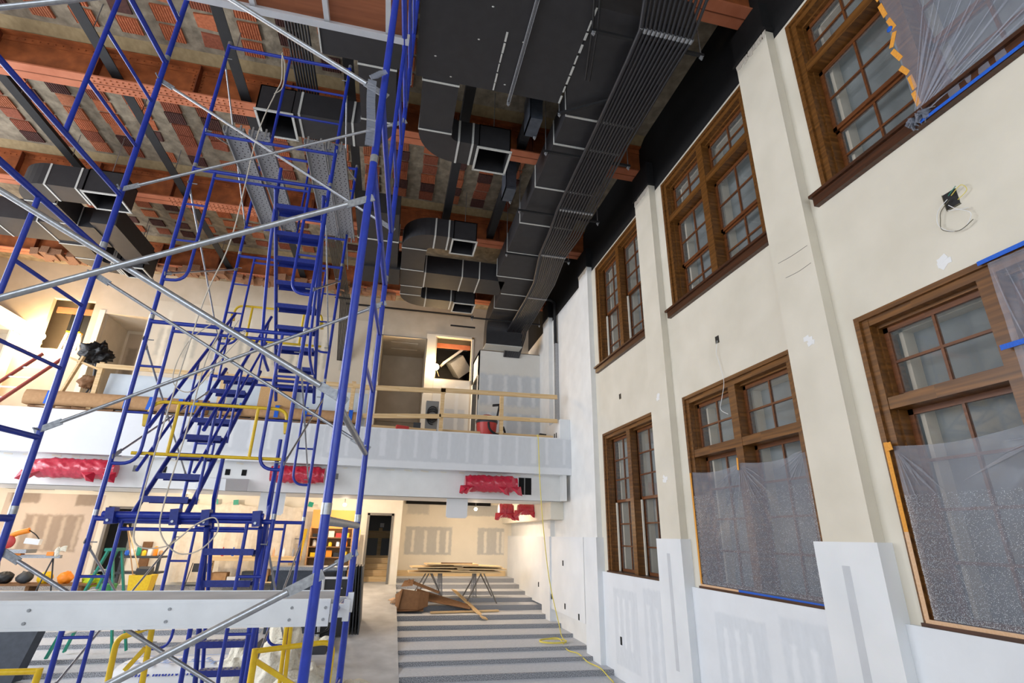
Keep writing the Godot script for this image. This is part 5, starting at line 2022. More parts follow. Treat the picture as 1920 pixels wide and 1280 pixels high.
	hexa(s, [V(-1.15, 0.3, -12.6), V(-0.62, 0.3, -12.6), V(-0.62, 0.3, -12.65), V(-1.15, 0.3, -12.65), V(-1.2, 1.4, -12.72), V(-0.66, 1.4, -12.72), V(-0.66, 1.4, -12.77), V(-1.2, 1.4, -12.77)])
	obj("panel", s, "black", t)
	s = S()
	bar(s, V(-1.15, 0.3, -12.58), V(-1.2, 1.42, -12.7), 0.045, 0.03)
	bar(s, V(-0.62, 0.3, -12.58), V(-0.66, 1.42, -12.7), 0.045, 0.03)
	bar(s, V(-1.22, 1.4, -12.7), V(-0.64, 1.4, -12.7), 0.03, 0.045)
	obj("white_frame", s, "white", t)
	s = S()
	for q in [[-0.8, 1.2], [-0.8, 0.9], [-0.75, 0.6]]:
		ball(s, V(q[0], q[1], -12.66), 0.02, 6)
	obj("bolt", s, "galv", t)
	var ln = ["nearest the case", "second", "third", "nearest the aisle"]
	for i in 4:
		s = S()
		var x = -0.56 + 0.06 * i
		hexa(s, [V(x, 0.28, -12.8), V(x + 0.025, 0.28, -12.8), V(x + 0.025, 0.36, -14.0), V(x, 0.36, -14.0), V(x - 0.07, 1.62, -12.85), V(x - 0.045, 1.62, -12.85), V(x - 0.045, 1.62, -13.9), V(x - 0.07, 1.62, -13.9)])
		one("leaning_board", s, "black" if i % 2 == 0 else "charcoal", "dark board leaning edge-on beside the aisle, %s" % ln[i], "board", "leaning dark boards")
	s = S()
	hexa(s, [V(-2.2, 0.05, -11.6), V(-0.9, 0.05, -11.6), V(-0.8, 0.2, -12.5), V(-2.2, 0.2, -12.5), V(-2.2, 0.3, -11.7), V(-0.9, 0.3, -11.7), V(-0.8, 0.32, -12.5), V(-2.2, 0.32, -12.5)])
	one("low_crate", s, "charcoal", "low dark crate lying in front of the big stage case", "crate")
	s = S()
	var coil = []
	for i in 60:
		coil.append(V(-1.15 + (0.24 + 0.03 * sin(i * 0.7)) * cos(i * 0.5), 0.62 + (0.24 + 0.02 * cos(i)) * sin(i * 0.5), -12.35 - 0.002 * i))
	path(s, coil, 0.014, 6)
	one("cable_coil", s, "black", "coil of black cable hanging in front of the dark case", "cable")
	for i in 4:
		s = S()
		blob(s, V(-1.75 + 0.28 * i, 0.37, -11.95 + 0.05 * (i % 2)), V(0.14, 0.06, 0.08), 0.5, 30 + i, 8)
		one("glove", s, "hivis" if i == 0 else "wool", ["pale green rag", "second pale work glove", "third pale work glove", "pale work glove nearest the post"][i] + " lying on the low dark crate", "glove", "gloves on the crate")
	# dark board and bin at lower left
	s = S()
	hexa(s, [V(-6.9, 0.05, -10.9), V(-5.42, 0.05, -10.8), V(-5.37, 0.05, -10.95), V(-6.85, 0.05, -11.05), V(-6.6, 0.8, -10.95), V(-5.28, 0.8, -10.85), V(-5.23, 0.8, -10.98), V(-6.55, 0.8, -11.08)])
	t = tag(obj("stage_flat", s, "slate"), "low dark stage flat standing at the lower left", "stage flat")
	t = thing("rubbish_bin", "open black bin behind the bent yellow gate", "bin", V(-3.25, -0.26, -8.2))
	var bc = [[-3.5, -7.9], [-3.0, -7.9], [-3.0, -8.4], [-3.5, -8.4]]
	for k in 4:
		s = S()
		var a = bc[k]
		var b = bc[(k + 1) % 4]
		var q = [V(a[0], -0.26, a[1]), V(b[0], -0.26, b[1]), V(b[0] + (b[0] + 3.25) * 0.25, 0.42, b[1] + (b[1] + 8.15) * 0.25), V(a[0] + (a[0] + 3.25) * 0.25, 0.42, a[1] + (a[1] + 8.15) * 0.25)]
		var n = (q[1] - q[0]).cross(q[2] - q[0]).normalized() * 0.02
		quad(s, q[0], q[1], q[2], q[3])
		quad(s, q[3] - n, q[2] - n, q[1] - n, q[0] - n)
		quad(s, q[3], q[2], q[2] - n, q[3] - n)
		obj("wall", s, "charcoal", t, "", true)
	s = S()
	box(s, V(-3.49, -0.255, -7.91), V(-3.01, -0.23, -8.39))
	obj("bottom", s, "black", t)
	# insulation bale and torn batts
	t = thing("insulation_bale", "white printed bale of insulation lying in front of the terraces", "bale", V(-2.8, 0.0, -10.3))
	s = S()
	var rs = []
	for i in 11:
		var x = lerp(-3.75, -1.85, i / 10.0)
		var ring = []
		for j in 16:
			var a = TAU * j / 16
			var sq = pow(absf(cos(a)), 0.5) * signf(cos(a))
			var cq = pow(absf(sin(a)), 0.5) * signf(sin(a))
			var k = 1.0 - 0.12 * pow(absf(i / 5.0 - 1.0), 4)
			ring.append(V(x, 0.22 - 0.06 + 0.24 * cq * k + 0.012 * sin(x * 9.0 + j), -10.35 - sq * 0.48 * k))
		rs.append(ring)
	rings(s, rs)
	obj("wrapping", s, "white", t)
	for q in [["Johns Manville", -3.35, 0.28, 0.14, G(40, 60, 160)], ["Sound Control", -2.45, 0.26, 0.13, G(40, 130, 80)], ["AIR", -1.98, 0.33, 0.13, G(40, 60, 160)], ["BATTS", -3.3, 0.37, 0.08, G(60, 80, 170)], ["R-11", -2.65, 0.37, 0.08, G(60, 80, 170)]]:
		if q[0] in ["AIR", "BATTS", "R-11"]:
			continue
		var tm := TextMesh.new()
		var fnt := SystemFont.new()
		fnt.font_names = PackedStringArray(["Droid Sans"])
		fnt.font_weight = 700
		tm.text = q[0]
		tm.font = fnt
		tm.font_size = 32
		tm.pixel_size = q[3] / 32.0
		tm.depth = 0.004
		var o := MeshInstance3D.new()
		o.name = "lettering"
		o.mesh = tm
		o.material_override = plain(q[4], 0.6)
		t.add_child(o, true)
		o.position = V(q[1] + 0.25, q[2] + 0.02, -9.9) - t.position
		o.rotation_degrees = V(-52, 0, 0)
	s = S()
	for i in 26:
		var x = -3.6 + 0.07 * i
		boxc(s, V(x, 0.409 + 0.01 * sin(i * 1.0), -10.25 + 0.12 * (i % 3)), V(0.045, 0.004, 0.1 + 0.05 * (i % 2)), V(0, 0, 0))
	boxc(s, V(-2.8, 0.41, -10.55), V(1.7, 0.004, 0.02))
	boxc(s, V(-2.8, 0.41, -10.05), V(1.7, 0.004, 0.015))
	stuff("printed_marks", s, plain(G(150, 172, 214), 0.6), t, "blue printed marks")
	for q in [[V(-2.0, 0.28, -10.0), V(0.3, 0.3, 0.25), "torn wad of yellowish insulation on the right end of the printed bale", 5], [V(-1.35, 0.15, -9.8), V(0.42, 0.52, 0.4), "large wad of white insulation behind the yellow gate", 6], [V(-0.95, 0.05, -9.5), V(0.5, 0.34, 0.42), "cream insulation batt slumped between the near posts", 7], [V(-0.32, -0.05, -9.7), V(0.42, 0.2, 0.3), "cream insulation batt lying at the edge of the aisle", 8], [V(-1.55, 0.35, -11.0), V(0.3, 0.62, 0.22), "white insulation roll standing behind the narrow yellow loop", 9]]:
		s = S()
		blob(s, q[0], q[1], 0.5, q[3], 18, 1.6)
		one("insulation_wad", s, "wool", q[2], "insulation", "torn insulation")
	# green stepladder, tools, benches along the back
	stepladder("stepladder", V(-4.98, 0.2, -12.0), 1.72, 0.55, "green", "alu", "green fibreglass stepladder standing before the terraces", "", 1.0).rotation.y = -PI / 2
	t = thing("step_stool", "small white folding step stool leaning beside the grey door frame", "step stool", V(-0.82, 0.85, -17.3))
	for e in [-0.12, 0.08]:
		s = S()
		path(s, [V(-0.82 + e, 0.84, -17.2), V(-0.86 + e, 1.75, -17.5)], 0.015, 8)
		obj("rail", s, "white", t)
	s = S()
	for y in [1.05, 1.35, 1.7]:
		boxc(s, V(-0.86, y, -17.35), V(0.2, 0.03, 0.1))
	obj("step", s, "grey", t)
	t = thing("workbench", "long pine workbench before the plastic sheet", "workbench", V(-3.4, 0.75, -16.6))
	s = S()
	box(s, V(-4.65, 1.55, -16.4), V(-2.3, 1.66, -17.1))
	obj("top", s, "pine", t)
	for x in [-4.5, -2.5]:
		s = S()
		box(s, V(x - 0.05, 0.66, -16.5), V(x + 0.05, 1.55, -16.6))
		obj("leg", s, "pine", t)
	s = S()
	box(s, V(-4.5, 1.0, -16.5), V(-2.5, 1.03, -17.0))
	obj("shelf", s, "ply", t)
	var cn = [["carton", "card", 0.4, 0.22], ["carton", "white", 0.35, 0.12], ["tool_case", "charcoal", 0.4, 0.25], ["carton", "card", 0.3, 0.3], ["tool_case", "black", 0.3, 0.15]]
	var cw = ["brown carton on the bench shelf, leftmost", "flat white carton on the bench shelf", "grey tool case on the bench shelf", "tall brown carton on the bench shelf", "black tool case on the bench shelf, rightmost"]
	var x0 = -4.45
	for i in 5:
		s = S()
		box(s, V(x0, 1.03, -16.55), V(x0 + cn[i][2] - 0.03, 1.03 + cn[i][3], -16.9))
		one(cn[i][0], s, cn[i][1], cw[i], "box", "boxes under the workbench")
		x0 += cn[i][2]
	var bl = ["red spray can", "blue spray can", "white caulking tube", "black power drill", "yellow power drill", "pink caulking tube", "white bottle", "small grey tin"]
	for i in 8:
		var x = -4.3 + 0.26 * i
		var col = ["red", "blue_tape", "white", "black", "yellow", "dusty_tape", "white", "dull_galv"][i]
		s = S()
		if i in [3, 4]:
			bar(s, V(x, 1.78, -16.6), V(x + 0.16, 1.79, -16.6), 0.06, 0.07)
			bar(s, V(x + 0.03, 1.66, -16.6), V(x + 0.04, 1.78, -16.6), 0.05, 0.05)
			bar(s, V(x - 0.01, 1.68, -16.6), V(x + 0.09, 1.68, -16.6), 0.07, 0.04)
		else:
			lathe(s, V(x, 1.66, -16.65), [[0.03, 0], [0.035, 0.01], [0.035, 0.16], [0.015, 0.19], [0.012, 0.23]], 10)
		one("bench_item", s, col, bl[i] + " standing on the pine workbench", "tool", "tools on the workbench")
	t = thing("tool_cabinet", "open tool cabinet with an orange header board behind the near posts", "cabinet", V(-1.55, 0.85, -17.1))
	s = S()
	for x in [-2.15, -0.95]:
		box(s, V(x - 0.02, 0.85, -16.9), V(x + 0.02, 2.45, -17.4))
	box(s, V(-2.15, 0.85, -17.38), V(-0.95, 2.45, -17.4))
	obj("carcass", s, "card", t)
	for y in [1.35, 1.62, 1.9, 2.15]:
		s = S()
		box(s, V(-2.13, y, -16.9), V(-0.97, y + 0.03, -17.38))
		obj("shelf", s, "card_dark", t)
	s = S()
	box(s, V(-2.15, 2.42, -17.0), V(-0.95, 2.94, -17.03))
	obj("header_board", s, plain(G(214, 148, 76), 0.7), t, "orange header board")
	var k = 0
	for y in [1.65, 1.93, 2.18]:
		for i in 5:
			s = S()
			var x = -2.0 + 0.22 * i
			var hh = 0.09 + 0.09 * rng.randf()
			if (i + k) % 2:
				lathe(s, V(x, y, -17.05), [[0.05, 0], [0.055, 0.01], [0.05, hh], [0.02, hh + 0.02]], 8)
			else:
				boxc(s, V(x, y + hh / 2, -17.05), V(0.16, hh, 0.12), V(0, rng.randf_range(-20, 20), 0))
			one("cabinet_item", s, ["yellow", "white", "orange", "black", "yellow", "cloth", "red"][k % 7], "%s tool pack on the %s cabinet shelf, %s" % [["yellow", "white", "orange", "black", "yellow", "pale", "red"][k % 7], ["lower", "middle", "upper"][k / 5], ["far left", "left", "middle", "right", "far right"][i]], "tool", "tools in the cabinet")
			k += 1
	for q in [[-2.35, "left of"], [-0.82, "right of"]]:
		s = S()
		bar(s, V(q[0] - 0.06, 0.9, -16.95), V(q[0] + 0.03, 2.4, -17.3), 0.09, 0.03, V(0, 0, 1))
		one("spirit_level", s, "yellow", "long yellow spirit level leaning %s the tool cabinet" % q[1], "spirit level", "yellow levels")
	folding_chair(V(-4.55, step_y(-15.7), -15.7))
	# mitre saw on its stand at far left
	t = thing("saw_stand", "mitre saw stand with orange clamps by the left lower wall", "saw stand", V(-7.9, 0.55, -15.0))
	s = S()
	bar(s, V(-8.7, 1.68, -15.0), V(-7.3, 1.68, -15.0), 0.1, 0.07)
	obj("beam", s, "dull_galv", t)
	for x in [-8.5, -7.45]:
		for e in [-1, 1]:
			s = S()
			tube(s, V(x, 1.66, -15.0), V(x + 0.16 * e, step_y(-15.0 - 0.2 * e) , -15.0 - 0.2 * e), 0.016, 8)
			obj("leg", s, "charcoal", t)
	s = S()
	for x in [-8.15, -7.5]:
		boxc(s, V(x, 1.74, -15.0), V(0.14, 0.08, 0.16))
	obj("clamp", s, "orange", t)
	t = thing("mitre_saw", "orange mitre saw with a dusty blade guard on the stand", "saw", V(-8.3, 1.74, -15.0))
	s = S()
	boxc(s, V(-8.2, 1.79, -15.0), V(0.55, 0.08, 0.4))
	obj("saw_table", s, "dull_galv", t)
	s = S()
	path(s, smooth([V(-8.45, 1.95, -15.0), V(-8.38, 2.14, -15.0), V(-8.1, 2.24, -15.0)]), 0.06, 8)
	obj("arm", s, "orange", t)
	s = S()
	lathe(s, V(-8.42, 1.98, -14.98), [[0.01, 0], [0.14, 0.01], [0.14, 0.05], [0.01, 0.06]], 18, V(0, 0, 1))
	obj("blade_guard", s, "red", t)
	s = S()
	boxc(s, V(-7.95, 2.0, -15.0), V(0.3, 0.12, 0.12), V(0, 0, -6))
	obj("motor", s, "white", t)
	s = S()
	path(s, smooth([V(-8.1, 2.24, -15.0), V(-7.95, 2.15, -15.0), V(-7.85, 2.05, -15.0)]), 0.012, 6)
	obj("cord", s, "black", t)
	t = thing("work_glove", "white work glove draped on the right end of the saw stand", "glove", V(-7.35, 1.72, -15.0))
	s = S()
	blob(s, V(-7.38, 1.78, -14.95), V(0.06, 0.11, 0.04), 0.25, 2, 10)
	for i in 4:
		path(s, smooth([V(-7.36, 1.8 + 0.012 * i, -14.95), V(-7.28, 1.82 + 0.025 * i, -14.94), V(-7.2, 1.80 + 0.035 * i, -14.93)]), 0.016, 6)
	obj("cloth", s, "wool", t)
	s = S()
	blob(s, V(-7.05, step_y(-16.2) + 0.42, -16.2), V(0.2, 0.14, 0.15), 0.8, 4, 10)
	one("safety_vest", s, "hivis", "crumpled lime safety vest lying by the left lower wall", "vest")
	t = thing("low_bench", "low dark board bench with tools by the left lower wall", "bench", V(-8.2, 0.6, -16.0))
	s = S()
	box(s, V(-9.6, 1.0, -15.7), V(-6.9, 1.04, -16.3))
	obj("top", s, "card_dark", t)
	s = S()
	for x in [-9.4, -8.2, -7.1]:
		box(s, V(x - 0.04, 0.6, -15.8), V(x + 0.04, 1.0, -16.2))
	obj("leg", s, "card_dark", t)
	var bn = [["orange", "orange nail gun"], ["black", "black compressor drum"], ["charcoal", "grey battery charger"], ["yellow", "yellow tool pouch"], ["orange", "coiled orange hose"]]
	for i in 5:
		s = S()
		blob(s, V(-9.2 + 0.42 * i, 1.04 + 0.13, -15.9), V(0.17, 0.14, 0.13), 0.4, 60 + i, 8)
		one("bench_tool", s, bn[i][0], bn[i][1] + " on the low dark bench at far left", "tool", "tools on the low bench")
	# mop bucket, green bin, shelf
	t = thing("mop_bucket", "yellow mop bucket with a wringer and black wheels", "bucket", V(-5.68, step_y(-15.5), -15.5))
	var y0 = step_y(-15.5)
	s = S()
	hexa(s, [V(-5.86, y0 + 0.08, -15.35), V(-5.5, y0 + 0.08, -15.35), V(-5.5, y0 + 0.08, -15.65), V(-5.86, y0 + 0.08, -15.65), V(-5.92, y0 + 0.72, -15.3), V(-5.42, y0 + 0.72, -15.3), V(-5.42, y0 + 0.72, -15.7), V(-5.92, y0 + 0.72, -15.7)])
	obj("body", s, "yellow", t)
	for e in [-5.8, -5.55]:
		s = S()
		lathe(s, V(e, y0 + 0.06, -15.38), [[0.06, -0.02], [0.06, 0.02]], 12, V(1, 0, 0))
		obj("wheel", s, "black", t)
	s = S()
	boxc(s, V(-5.67, y0 + 0.8, -15.5), V(0.3, 0.16, 0.25), V(10, 0, 0))
	obj("wringer", s, "charcoal", t)
	s = S()
	tube(s, V(-5.75, y0 + 0.7, -15.5), V(-6.35, 2.4, -15.6), 0.014, 8)
	one("broom", s, "pine", "wooden broom handle leaning in the mop bucket toward the left", "broom")
	s = S()
	tube(s, V(-5.95, y0 + 0.7, -15.6), V(-6.36, 2.4, -15.6), 0.014, 8)
	one("broom", s, "card", "brown pole crossing the broom handle above the mop bucket", "broom")
	s = S()
	lathe(s, V(-6.35, step_y(-15.4), -15.4), [[0.16, 0], [0.19, 0.5], [0.2, 0.52], [0.17, 0.53]], 16)
	one("green_bin", s, "green_bin", "round green bin behind the green stepladder", "bin")
	t = thing("steel_shelf", "dark steel shelf holding rags and cans behind the stepladder", "shelf", V(-6.05, step_y(-16.2), -16.2))
	for x in [-6.45, -5.6]:
		s = S()
		box(s, V(x - 0.03, step_y(-16.2), -16.0), V(x + 0.03, 1.7, -16.06))
		obj("leg", s, "charcoal", t)
	for y in [1.25, 1.62]:
		s = S()
		box(s, V(-6.5, y, -15.95), V(-5.55, y + 0.05, -16.4))
		obj("shelf_board", s, "charcoal", t)
	var sn = ["blue paint can", "white paint can", "green watering can", "yellow paint can", "white folded rag", "orange paint can", "folded brown sack"]
	for i in 7:
		s = S()
		lathe(s, V(-6.42 + 0.13 * i, 1.67, -16.15), [[0.05, 0], [0.055, 0.01], [0.055, 0.1 + 0.05 * (i % 3)], [0.02, 0.13 + 0.05 * (i % 3)]], 10)
		one("shelf_item", s, ["blue_tape", "white", "green", "yellow", "white", "orange", "card"][i], sn[i] + " on the dark steel shelf", "can", "things on the steel shelf")
	t = thing("electrical_box", "brown electrical box on the wall behind the mop bucket", "electrical box", V(-6.5, 1.1, -17.55))
	s = S()
	box(s, V(-6.62, 1.1, -17.5), V(-6.4, 1.98, -17.6))
	obj("cover", s, "card_dark", t)

func folding_chair(at):
	var t = thing("folding_chair", "black folding chair left of the workbench", "chair", at)
	var s = S()
	boxc(s, at + V(0.02, 0.47, 0.05), V(0.42, 0.035, 0.4), V(-4, 0, 0))
	obj("seat", s, "black", t)
	s = S()
	boxc(s, at + V(0.02, 0.86, -0.17), V(0.4, 0.2, 0.025), V(-10, 0, 0))
	obj("backrest", s, "black", t)
	for e in [-0.21, 0.25]:
		s = S()
		path(s, [at + V(e, 0.0, 0.28), at + V(e, 0.97, -0.2)], 0.011, 8)
		obj("front_leg", s, "black", t)
		s = S()
		path(s, [at + V(e, 0.0, -0.26), at + V(e, 0.5, 0.2)], 0.011, 8)
		obj("rear_leg", s, "black", t)
	s = S()
	for q in [[0.12, 0.22], [0.2, -0.08]]:
		tube(s, at + V(-0.21, q[0], q[1]), at + V(0.25, q[0], q[1]), 0.009, 6)
	obj("stretcher", s, "black", t)

# ---------- plastic film on the windows, tape, wires ----------
func sheet(called, x, pts, nu, nv, amp, fold, m, label, pin = null):   # four corners (z, y): bottom far, bottom near, top near, top far
	var t = thing(called, label, "plastic sheet", V(x, pts[0].y, (pts[0].x + pts[1].x) / 2), "plastic film over the windows")
	var s = S()
	var g = []
	for j in nv + 1:
		var row = []
		for i in nu + 1:
			var u = float(i) / nu
			var v = float(j) / nv
			var a = pts[0].lerp(pts[1], u)
			var b = pts[3].lerp(pts[2], u)
			var p = a.lerp(b, v)
			var d = amp * (sin(u * fold + 3.0 * v) * sin(v * 7.0 + u * 5.0) + 0.5 * sin(u * fold * 2.3 - v * 9.0))
			if pin != null:   # folds radiating from a pinned point
				var q = p - pin
				var an = atan2(q.x, -q.y)
				var r = q.length()
				d += 0.022 * sin(an * 19.0) * exp(-r * 1.6) * smoothstep(0.0, 0.15, r)
				d -= 0.012 * exp(-r * 3.0)
			row.append(V(x - absf(d) * 0.6 + 0.0, p.y - (0.03 * sin(u * PI) * v if pin == null else 0.05 * absf(sin(u * TAU)) * pow(v, 8)), p.x))
		g.append(row)
	for j in nv:
		for i in nu:
			var q = [g[j][i], g[j][i + 1], g[j + 1][i + 1], g[j + 1][i]]
			var ns = []
			for c in [[j, i], [j, i + 1], [j + 1, i + 1], [j + 1, i]]:
				var du = g[c[0]][min(c[1] + 1, nu)] - g[c[0]][max(c[1] - 1, 0)]
				var dv = g[min(c[0] + 1, nv)][c[1]] - g[max(c[0] - 1, 0)][c[1]]
				ns.append(du.cross(dv).normalized() * (1.0 if du.cross(dv).x < 0 else -1.0))
			for k in [0, 2, 1, 0, 3, 2]:
				s.set_normal(ns[k])
				s.set_uv(Vector2(q[k].z, q[k].y))
				s.add_vertex(q[k])
	obj("film", s, m, t)
	return t

func pleats(t, x, from, ends, m, w = 0.02):   # doubled folds of film fanning out from a pinned point (z, y)
	for e in ends:
		var s = S()
		var d = (e - from).normalized()
		var n = Vector2(-d.y, d.x)
		var k = w * rng.randf_range(0.35, 1.0)
		var a = from + d * 0.03
		var mid = from.lerp(e, 0.5) + n * rng.randf_range(-0.02, 0.02)
		var p = [V(x, a.y, a.x), V(x - 0.006, mid.y + n.y * k, mid.x + n.x * k), V(x, e.y, e.x), V(x - 0.004, mid.y - n.y * k * 0.4, mid.x - n.x * k * 0.4)]
		tri(s, p[0], p[1], p[3])
		tri(s, p[3], p[1], p[2])
		obj("pleat", s, m, t)

func fan(from, a0, a1, n, r0, r1):
	var out = []
	for i in n:
		var a = deg_to_rad(lerp(a0, a1, (i + rng.randf_range(-0.3, 0.3)) / (n - 1.0)))
		out.append(from + Vector2(sin(a), -cos(a)) * rng.randf_range(r0, r1))
	return out

func tape(a, b, w, m, label, group = "", n = V(-1, 0, 0)):
	var s = S()
	bar(s, a, b, w, 0.004, n)
	return one("tape_strip", s, m, label, "tape", group)

func dust(t, x, z0, z1, y0, y1, n, edge):   # overspray droplets on the film, dense at its lower and far edge
	var mm := MultiMesh.new()
	mm.transform_format = MultiMesh.TRANSFORM_3D
	var sp := SphereMesh.new()
	sp.radius = 0.0018
	sp.height = 0.0036
	sp.radial_segments = 4
	sp.rings = 2
	mm.mesh = sp
	mm.instance_count = n
	for i in n:
		var v = pow(rng.randf(), 2.2)
		var u = rng.randf()
		if rng.randf() < 0.45:
			v = rng.randf()
			u = pow(rng.randf(), 3.0) if rng.randf() < 0.6 else 1.0 - pow(rng.randf(), 4.0)
		mm.set_instance_transform(i, Transform3D(Basis().scaled(Vector3.ONE * rng.randf_range(0.4, 1.3)), V(x - 0.012 - 0.012 * rng.randf(), lerp(y0, y1, v * edge), lerp(z0, z1, u)) - t.position))
	var o := MultiMeshInstance3D.new()
	o.name = "overspray_dots"
	o.multimesh = mm
	o.material_override = mats.white
	o.set_meta("kind", "stuff")
	t.add_child(o)

func small_things():
	var t = sheet("plastic_sheet", 4.405, [Vector2(-7.16, 1.7), Vector2(-4.78, 1.7), Vector2(-4.78, 3.24), Vector2(-7.15, 3.25)], 70, 44, 0.006, 22.0, "film", "milky plastic film over the lower half of the middle lower window", Vector2(-6.0, 3.24))
	dust(t, 4.4, -7.12, -4.85, 1.74, 2.9, 16000, 1.0)
	var pin = Vector2(-6.0, 3.23)
	pleats(t, 4.396, pin, fan(pin, -70, 60, 18, 0.25, 0.85), "film")
	pleats(t, 4.396, Vector2(-4.85, 3.25), fan(Vector2(-4.85, 3.25), -80, -30, 7, 0.25, 0.6), "film")
	t = sheet("plastic_sheet", 4.405, [Vector2(-3.82, 1.71), Vector2(-1.52, 1.71), Vector2(-1.52, 3.14), Vector2(-3.82, 3.13)], 70, 44, 0.007, 18.0, "film", "milky plastic film over the lower half of the nearest lower window", Vector2(-2.3, 3.0))
	dust(t, 4.4, -3.8, -1.6, 1.74, 2.7, 22000, 1.0)
	pleats(t, 4.395, Vector2(-2.55, 3.05), fan(Vector2(-2.55, 3.05), -85, 10, 12, 0.3, 0.9), "film", 0.025)
	pleats(t, 4.395, Vector2(-3.8, 3.1), fan(Vector2(-3.8, 3.1), 5, 40, 6, 0.2, 0.6), "film", 0.02)
	t = sheet("plastic_sheet", 4.375, [Vector2(-2.66, 3.4), Vector2(-1.52, 3.4), Vector2(-1.52, 4.4), Vector2(-2.64, 4.36)], 50, 30, 0.012, 46.0, "film_clear", "gathered clear plastic hanging from blue tape over the nearest lower window")
	for i in 14:
		var a = Vector2(-2.62 + 0.08 * i, 4.37)
		pleats(t, 4.36, a, [a + Vector2(0.06 + 0.04 * rng.randf(), -0.6 - 0.35 * rng.randf())], "film_clear", 0.02)
	t = sheet("plastic_sheet", 4.34, [Vector2(-2.74, 5.85), Vector2(-1.2, 5.83), Vector2(-1.2, 8.5), Vector2(-2.76, 8.5)], 60, 60, 0.014, 24.0, "film_clear", "clear wrinkled plastic over the near half of the upper right window")
	var cz = Vector2(-2.8, 5.88)
	pleats(t, 4.328, cz, fan(cz, 95, 160, 30, 0.5, 2.0), "film_clear", 0.018)
	var s = S()
	for i in 26:
		var z = -2.82 + 0.2 * rng.randf()
		boxc(s, V(4.31 + 0.03 * rng.randf(), 5.86 + 0.05 * rng.randf(), z), V(0.05, 0.07 + 0.05 * rng.randf(), 0.008), V(rng.randf_range(-60, 60), rng.randf_range(-60, 60), rng.randf_range(-40, 40)))
	obj("gathered_corner", s, "film", t)
	tape(V(4.325, 5.845, -2.74), V(4.325, 5.835, -1.2), 0.03, "blue_tape", "blue tape along the bottom edge of the upper right plastic", "blue tape strips")
	tape(V(4.365, 4.385, -2.7), V(4.365, 4.385, -1.5), 0.035, "blue_tape", "blue tape along the head of the nearest lower window", "blue tape strips")
	tape(V(4.36, 3.69, -2.73), V(4.36, 3.69, -2.1), 0.04, "blue_tape", "blue tape across the mullion of the nearest lower window", "blue tape strips")
	tape(V(4.38, 1.705, -6.33), V(4.38, 1.695, -4.8), 0.04, "blue_tape", "dusty blue tape under the plastic of the middle lower window", "blue tape strips")
	tape(V(4.38, 1.71, -7.18), V(4.38, 1.705, -6.33), 0.035, "dusty_tape", "dusty orange tape left of the blue tape on the middle window sill", "orange tape strips")
	tape(V(4.386, 3.24, -7.17), V(4.386, 1.72, -7.17), 0.035, "orange_tape", "orange tape up the left edge of the middle lower window", "orange tape strips")
	tape(V(4.386, 3.17, -3.87), V(4.386, 2.4, -3.87), 0.04, "orange_tape", "orange tape up the left edge of the nearest lower window", "orange tape strips")
	tape(V(4.387, 2.4, -3.87), V(4.387, 1.72, -3.87), 0.04, "dusty_tape", "dust-covered tape at the lower left edge of the nearest lower window", "orange tape strips")
	tape(V(4.38, 1.715, -3.88), V(4.38, 1.71, -1.55), 0.03, "dusty_tape", "dust-covered tape along the sill of the nearest lower window", "orange tape strips")
	tape(V(4.37, 3.31, -6.0), V(4.385, 3.16, -6.03), 0.03, "orange_tape", "short orange tape pinning the film to the middle window mullion", "orange tape strips")
	tape(V(4.37, 3.16, -3.84), V(4.37, 3.09, -3.83), 0.07, "orange_tape", "torn orange tape at the top left corner of the nearest lower film", "orange tape strips")
	var zz = [[7.62, 7.42, -2.79, -2.75], [7.12, 6.97, -2.73, -2.7], [6.93, 6.8, -2.71, -2.78], [6.76, 6.6, -2.78, -2.73], [6.52, 6.4, -2.76, -2.71], [6.36, 6.2, -2.71, -2.7], [6.18, 6.02, -2.72, -2.71], [7.36, 7.18, -2.76, -2.74]]
	for i in zz.size():
		var q = zz[i]
		tape(V(4.335, q[0], q[2]), V(4.335, q[1], q[3]), 0.045, "orange_tape", "piece of orange tape on the zigzag edge of the upper plastic, %s" % ["highest", "third from the top", "fourth from the top", "fifth from the top", "sixth from the top", "seventh from the top", "lowest", "second from the top"][i], "zigzag orange tape")
	s = S()
	ball(s, V(4.33, 7.0, -2.74), V(0.006, 0.03, 0.03), 8)
	one("tape_dot", s, "blue_tape", "round dab of blue tape on the zigzag edge of the upper plastic", "tape")
	# blue-lit gap strip of the nearest window
	# outlet holes and wires in the plaster
	var hl = [[5.035, -2.745, 0.075, "square electrical hole with loose white wires near the upper right window"], [5.01, -6.12, 0.05, "small electrical hole above the middle lower window"], [5.01, -9.49, 0.05, "small electrical hole above the farthest lower window"]]
	for q in hl:
		t = thing("wall_box", q[3], "electrical box", V(4.4, q[0] - q[2], q[1]), "electrical holes in the right wall")
		s = S()
		box(s, V(4.394, q[0] - q[2], q[1] - q[2] * 0.7), V(4.402, q[0] + q[2], q[1] + q[2] * 0.7))
		obj("cavity_shade_panel", s, "black", t)  # flat black box stands in for the shade in the hole
		s = S()
		box(s, V(4.388, q[0] - q[2] - 0.008, q[1] - q[2] * 0.75), V(4.402, q[0] - q[2], q[1] + q[2] * 0.75))
		box(s, V(4.388, q[0] - q[2], q[1] - q[2] * 0.78), V(4.402, q[0] + q[2], q[1] - q[2] * 0.7))
		obj("box_rim", s, "copper_wire", t)
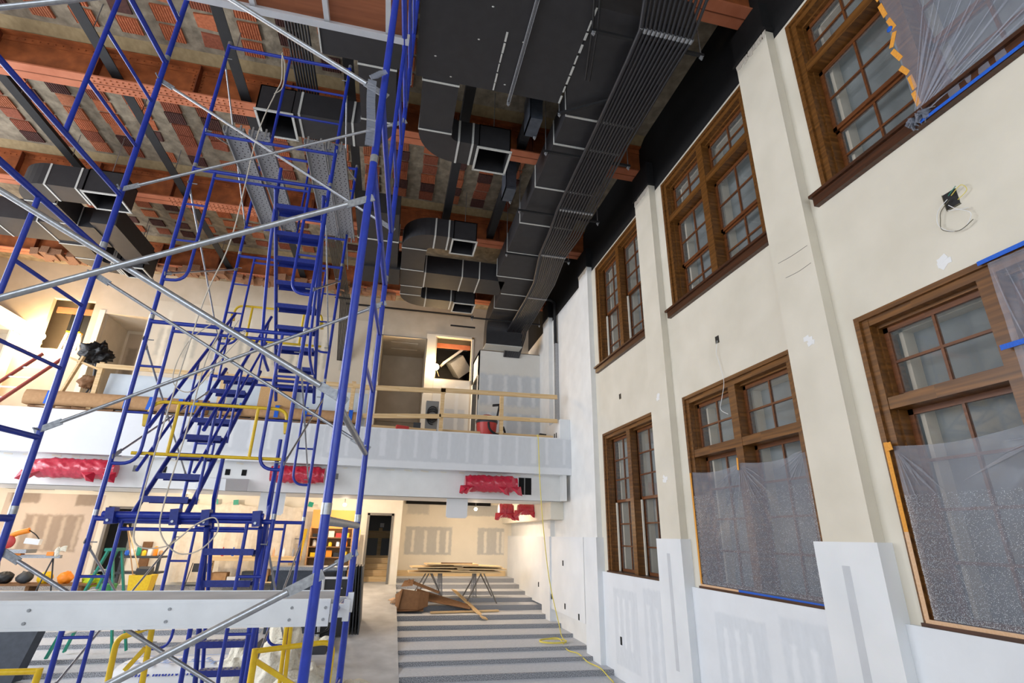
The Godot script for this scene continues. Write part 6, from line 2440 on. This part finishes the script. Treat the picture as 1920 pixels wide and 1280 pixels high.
	var wires = [[[5.03, -2.75], [4.98, -2.85], [4.86, -2.88], [4.75, -2.8], [4.72, -2.7], [4.8, -2.62], [4.88, -2.68], [4.94, -2.78]], [[5.02, -2.74], [4.96, -2.82], [4.9, -2.85], [4.8, -2.86], [4.72, -2.74], [4.75, -2.62]], [[5.05, -2.72], [5.08, -2.62], [5.02, -2.6], [4.98, -2.68]], [[5.06, -2.74], [5.1, -2.66]], [[4.98, -2.76], [4.9, -2.7], [4.86, -2.62]]]
	for i in wires.size():
		var p = []
		for q in wires[i]:
			p.append(V(4.37 - 0.02 * rng.randf(), q[0], q[1]))
		s = S()
		path(s, smooth(p), 0.003, 5)
		obj("wire", s, ["white", "copper_wire", "cord_yellow", "green", "white"][i], get_node("wall_box"))
	s = S()
	path(s, smooth([V(4.39, 4.99, -6.12), V(4.36, 4.8, -6.13), V(4.37, 4.6, -6.1), V(4.36, 4.35, -6.05), V(4.35, 4.15, -6.12), V(4.36, 4.0, -6.2), V(4.36, 3.9, -6.05)]), 0.004, 5)
	one("hanging_wire", s, "white", "thin white wire hanging down over the middle lower window", "wire")
	# white filler patches and cracks on the plaster
	for q in [[4.55, -2.95, "filler patch above the nearest lower window"], [4.35, -4.4, "filler patch on the pilaster between the two near windows"], [3.2, -7.75, "filler patch on the pilaster beside the farthest lower window"], [4.55, -7.75, "upper filler patch on the pilaster beside the farthest window"]]:
		s = S()
		var x = 4.2845 if q[1] < -4.2 else 4.3995
		for i in 5:
			boxc(s, V(x - 0.0007 * i, q[0] + rng.randf_range(-0.04, 0.04), q[1] + rng.randf_range(-0.05, 0.05)), V(0.002, 0.05, 0.07), V(rng.randf_range(-40, 40), 0, 0))
		one("filler_patch", s, "white", "white " + q[2], "filler patch", "filler patches on the plaster")
	for q in [[[5.42, -4.62], [5.4, -4.4], [5.4, -4.16]], [[5.19, -4.55], [5.17, -4.35], [5.18, -4.16]]]:
		s = S()
		var p = []
		for c in q:
			p.append(V(4.2845, c[0], c[1]))
		path(s, smooth(p), 0.0025, 4)
		obj("hairline_crack", s, "charcoal", get_node("wall_right"))
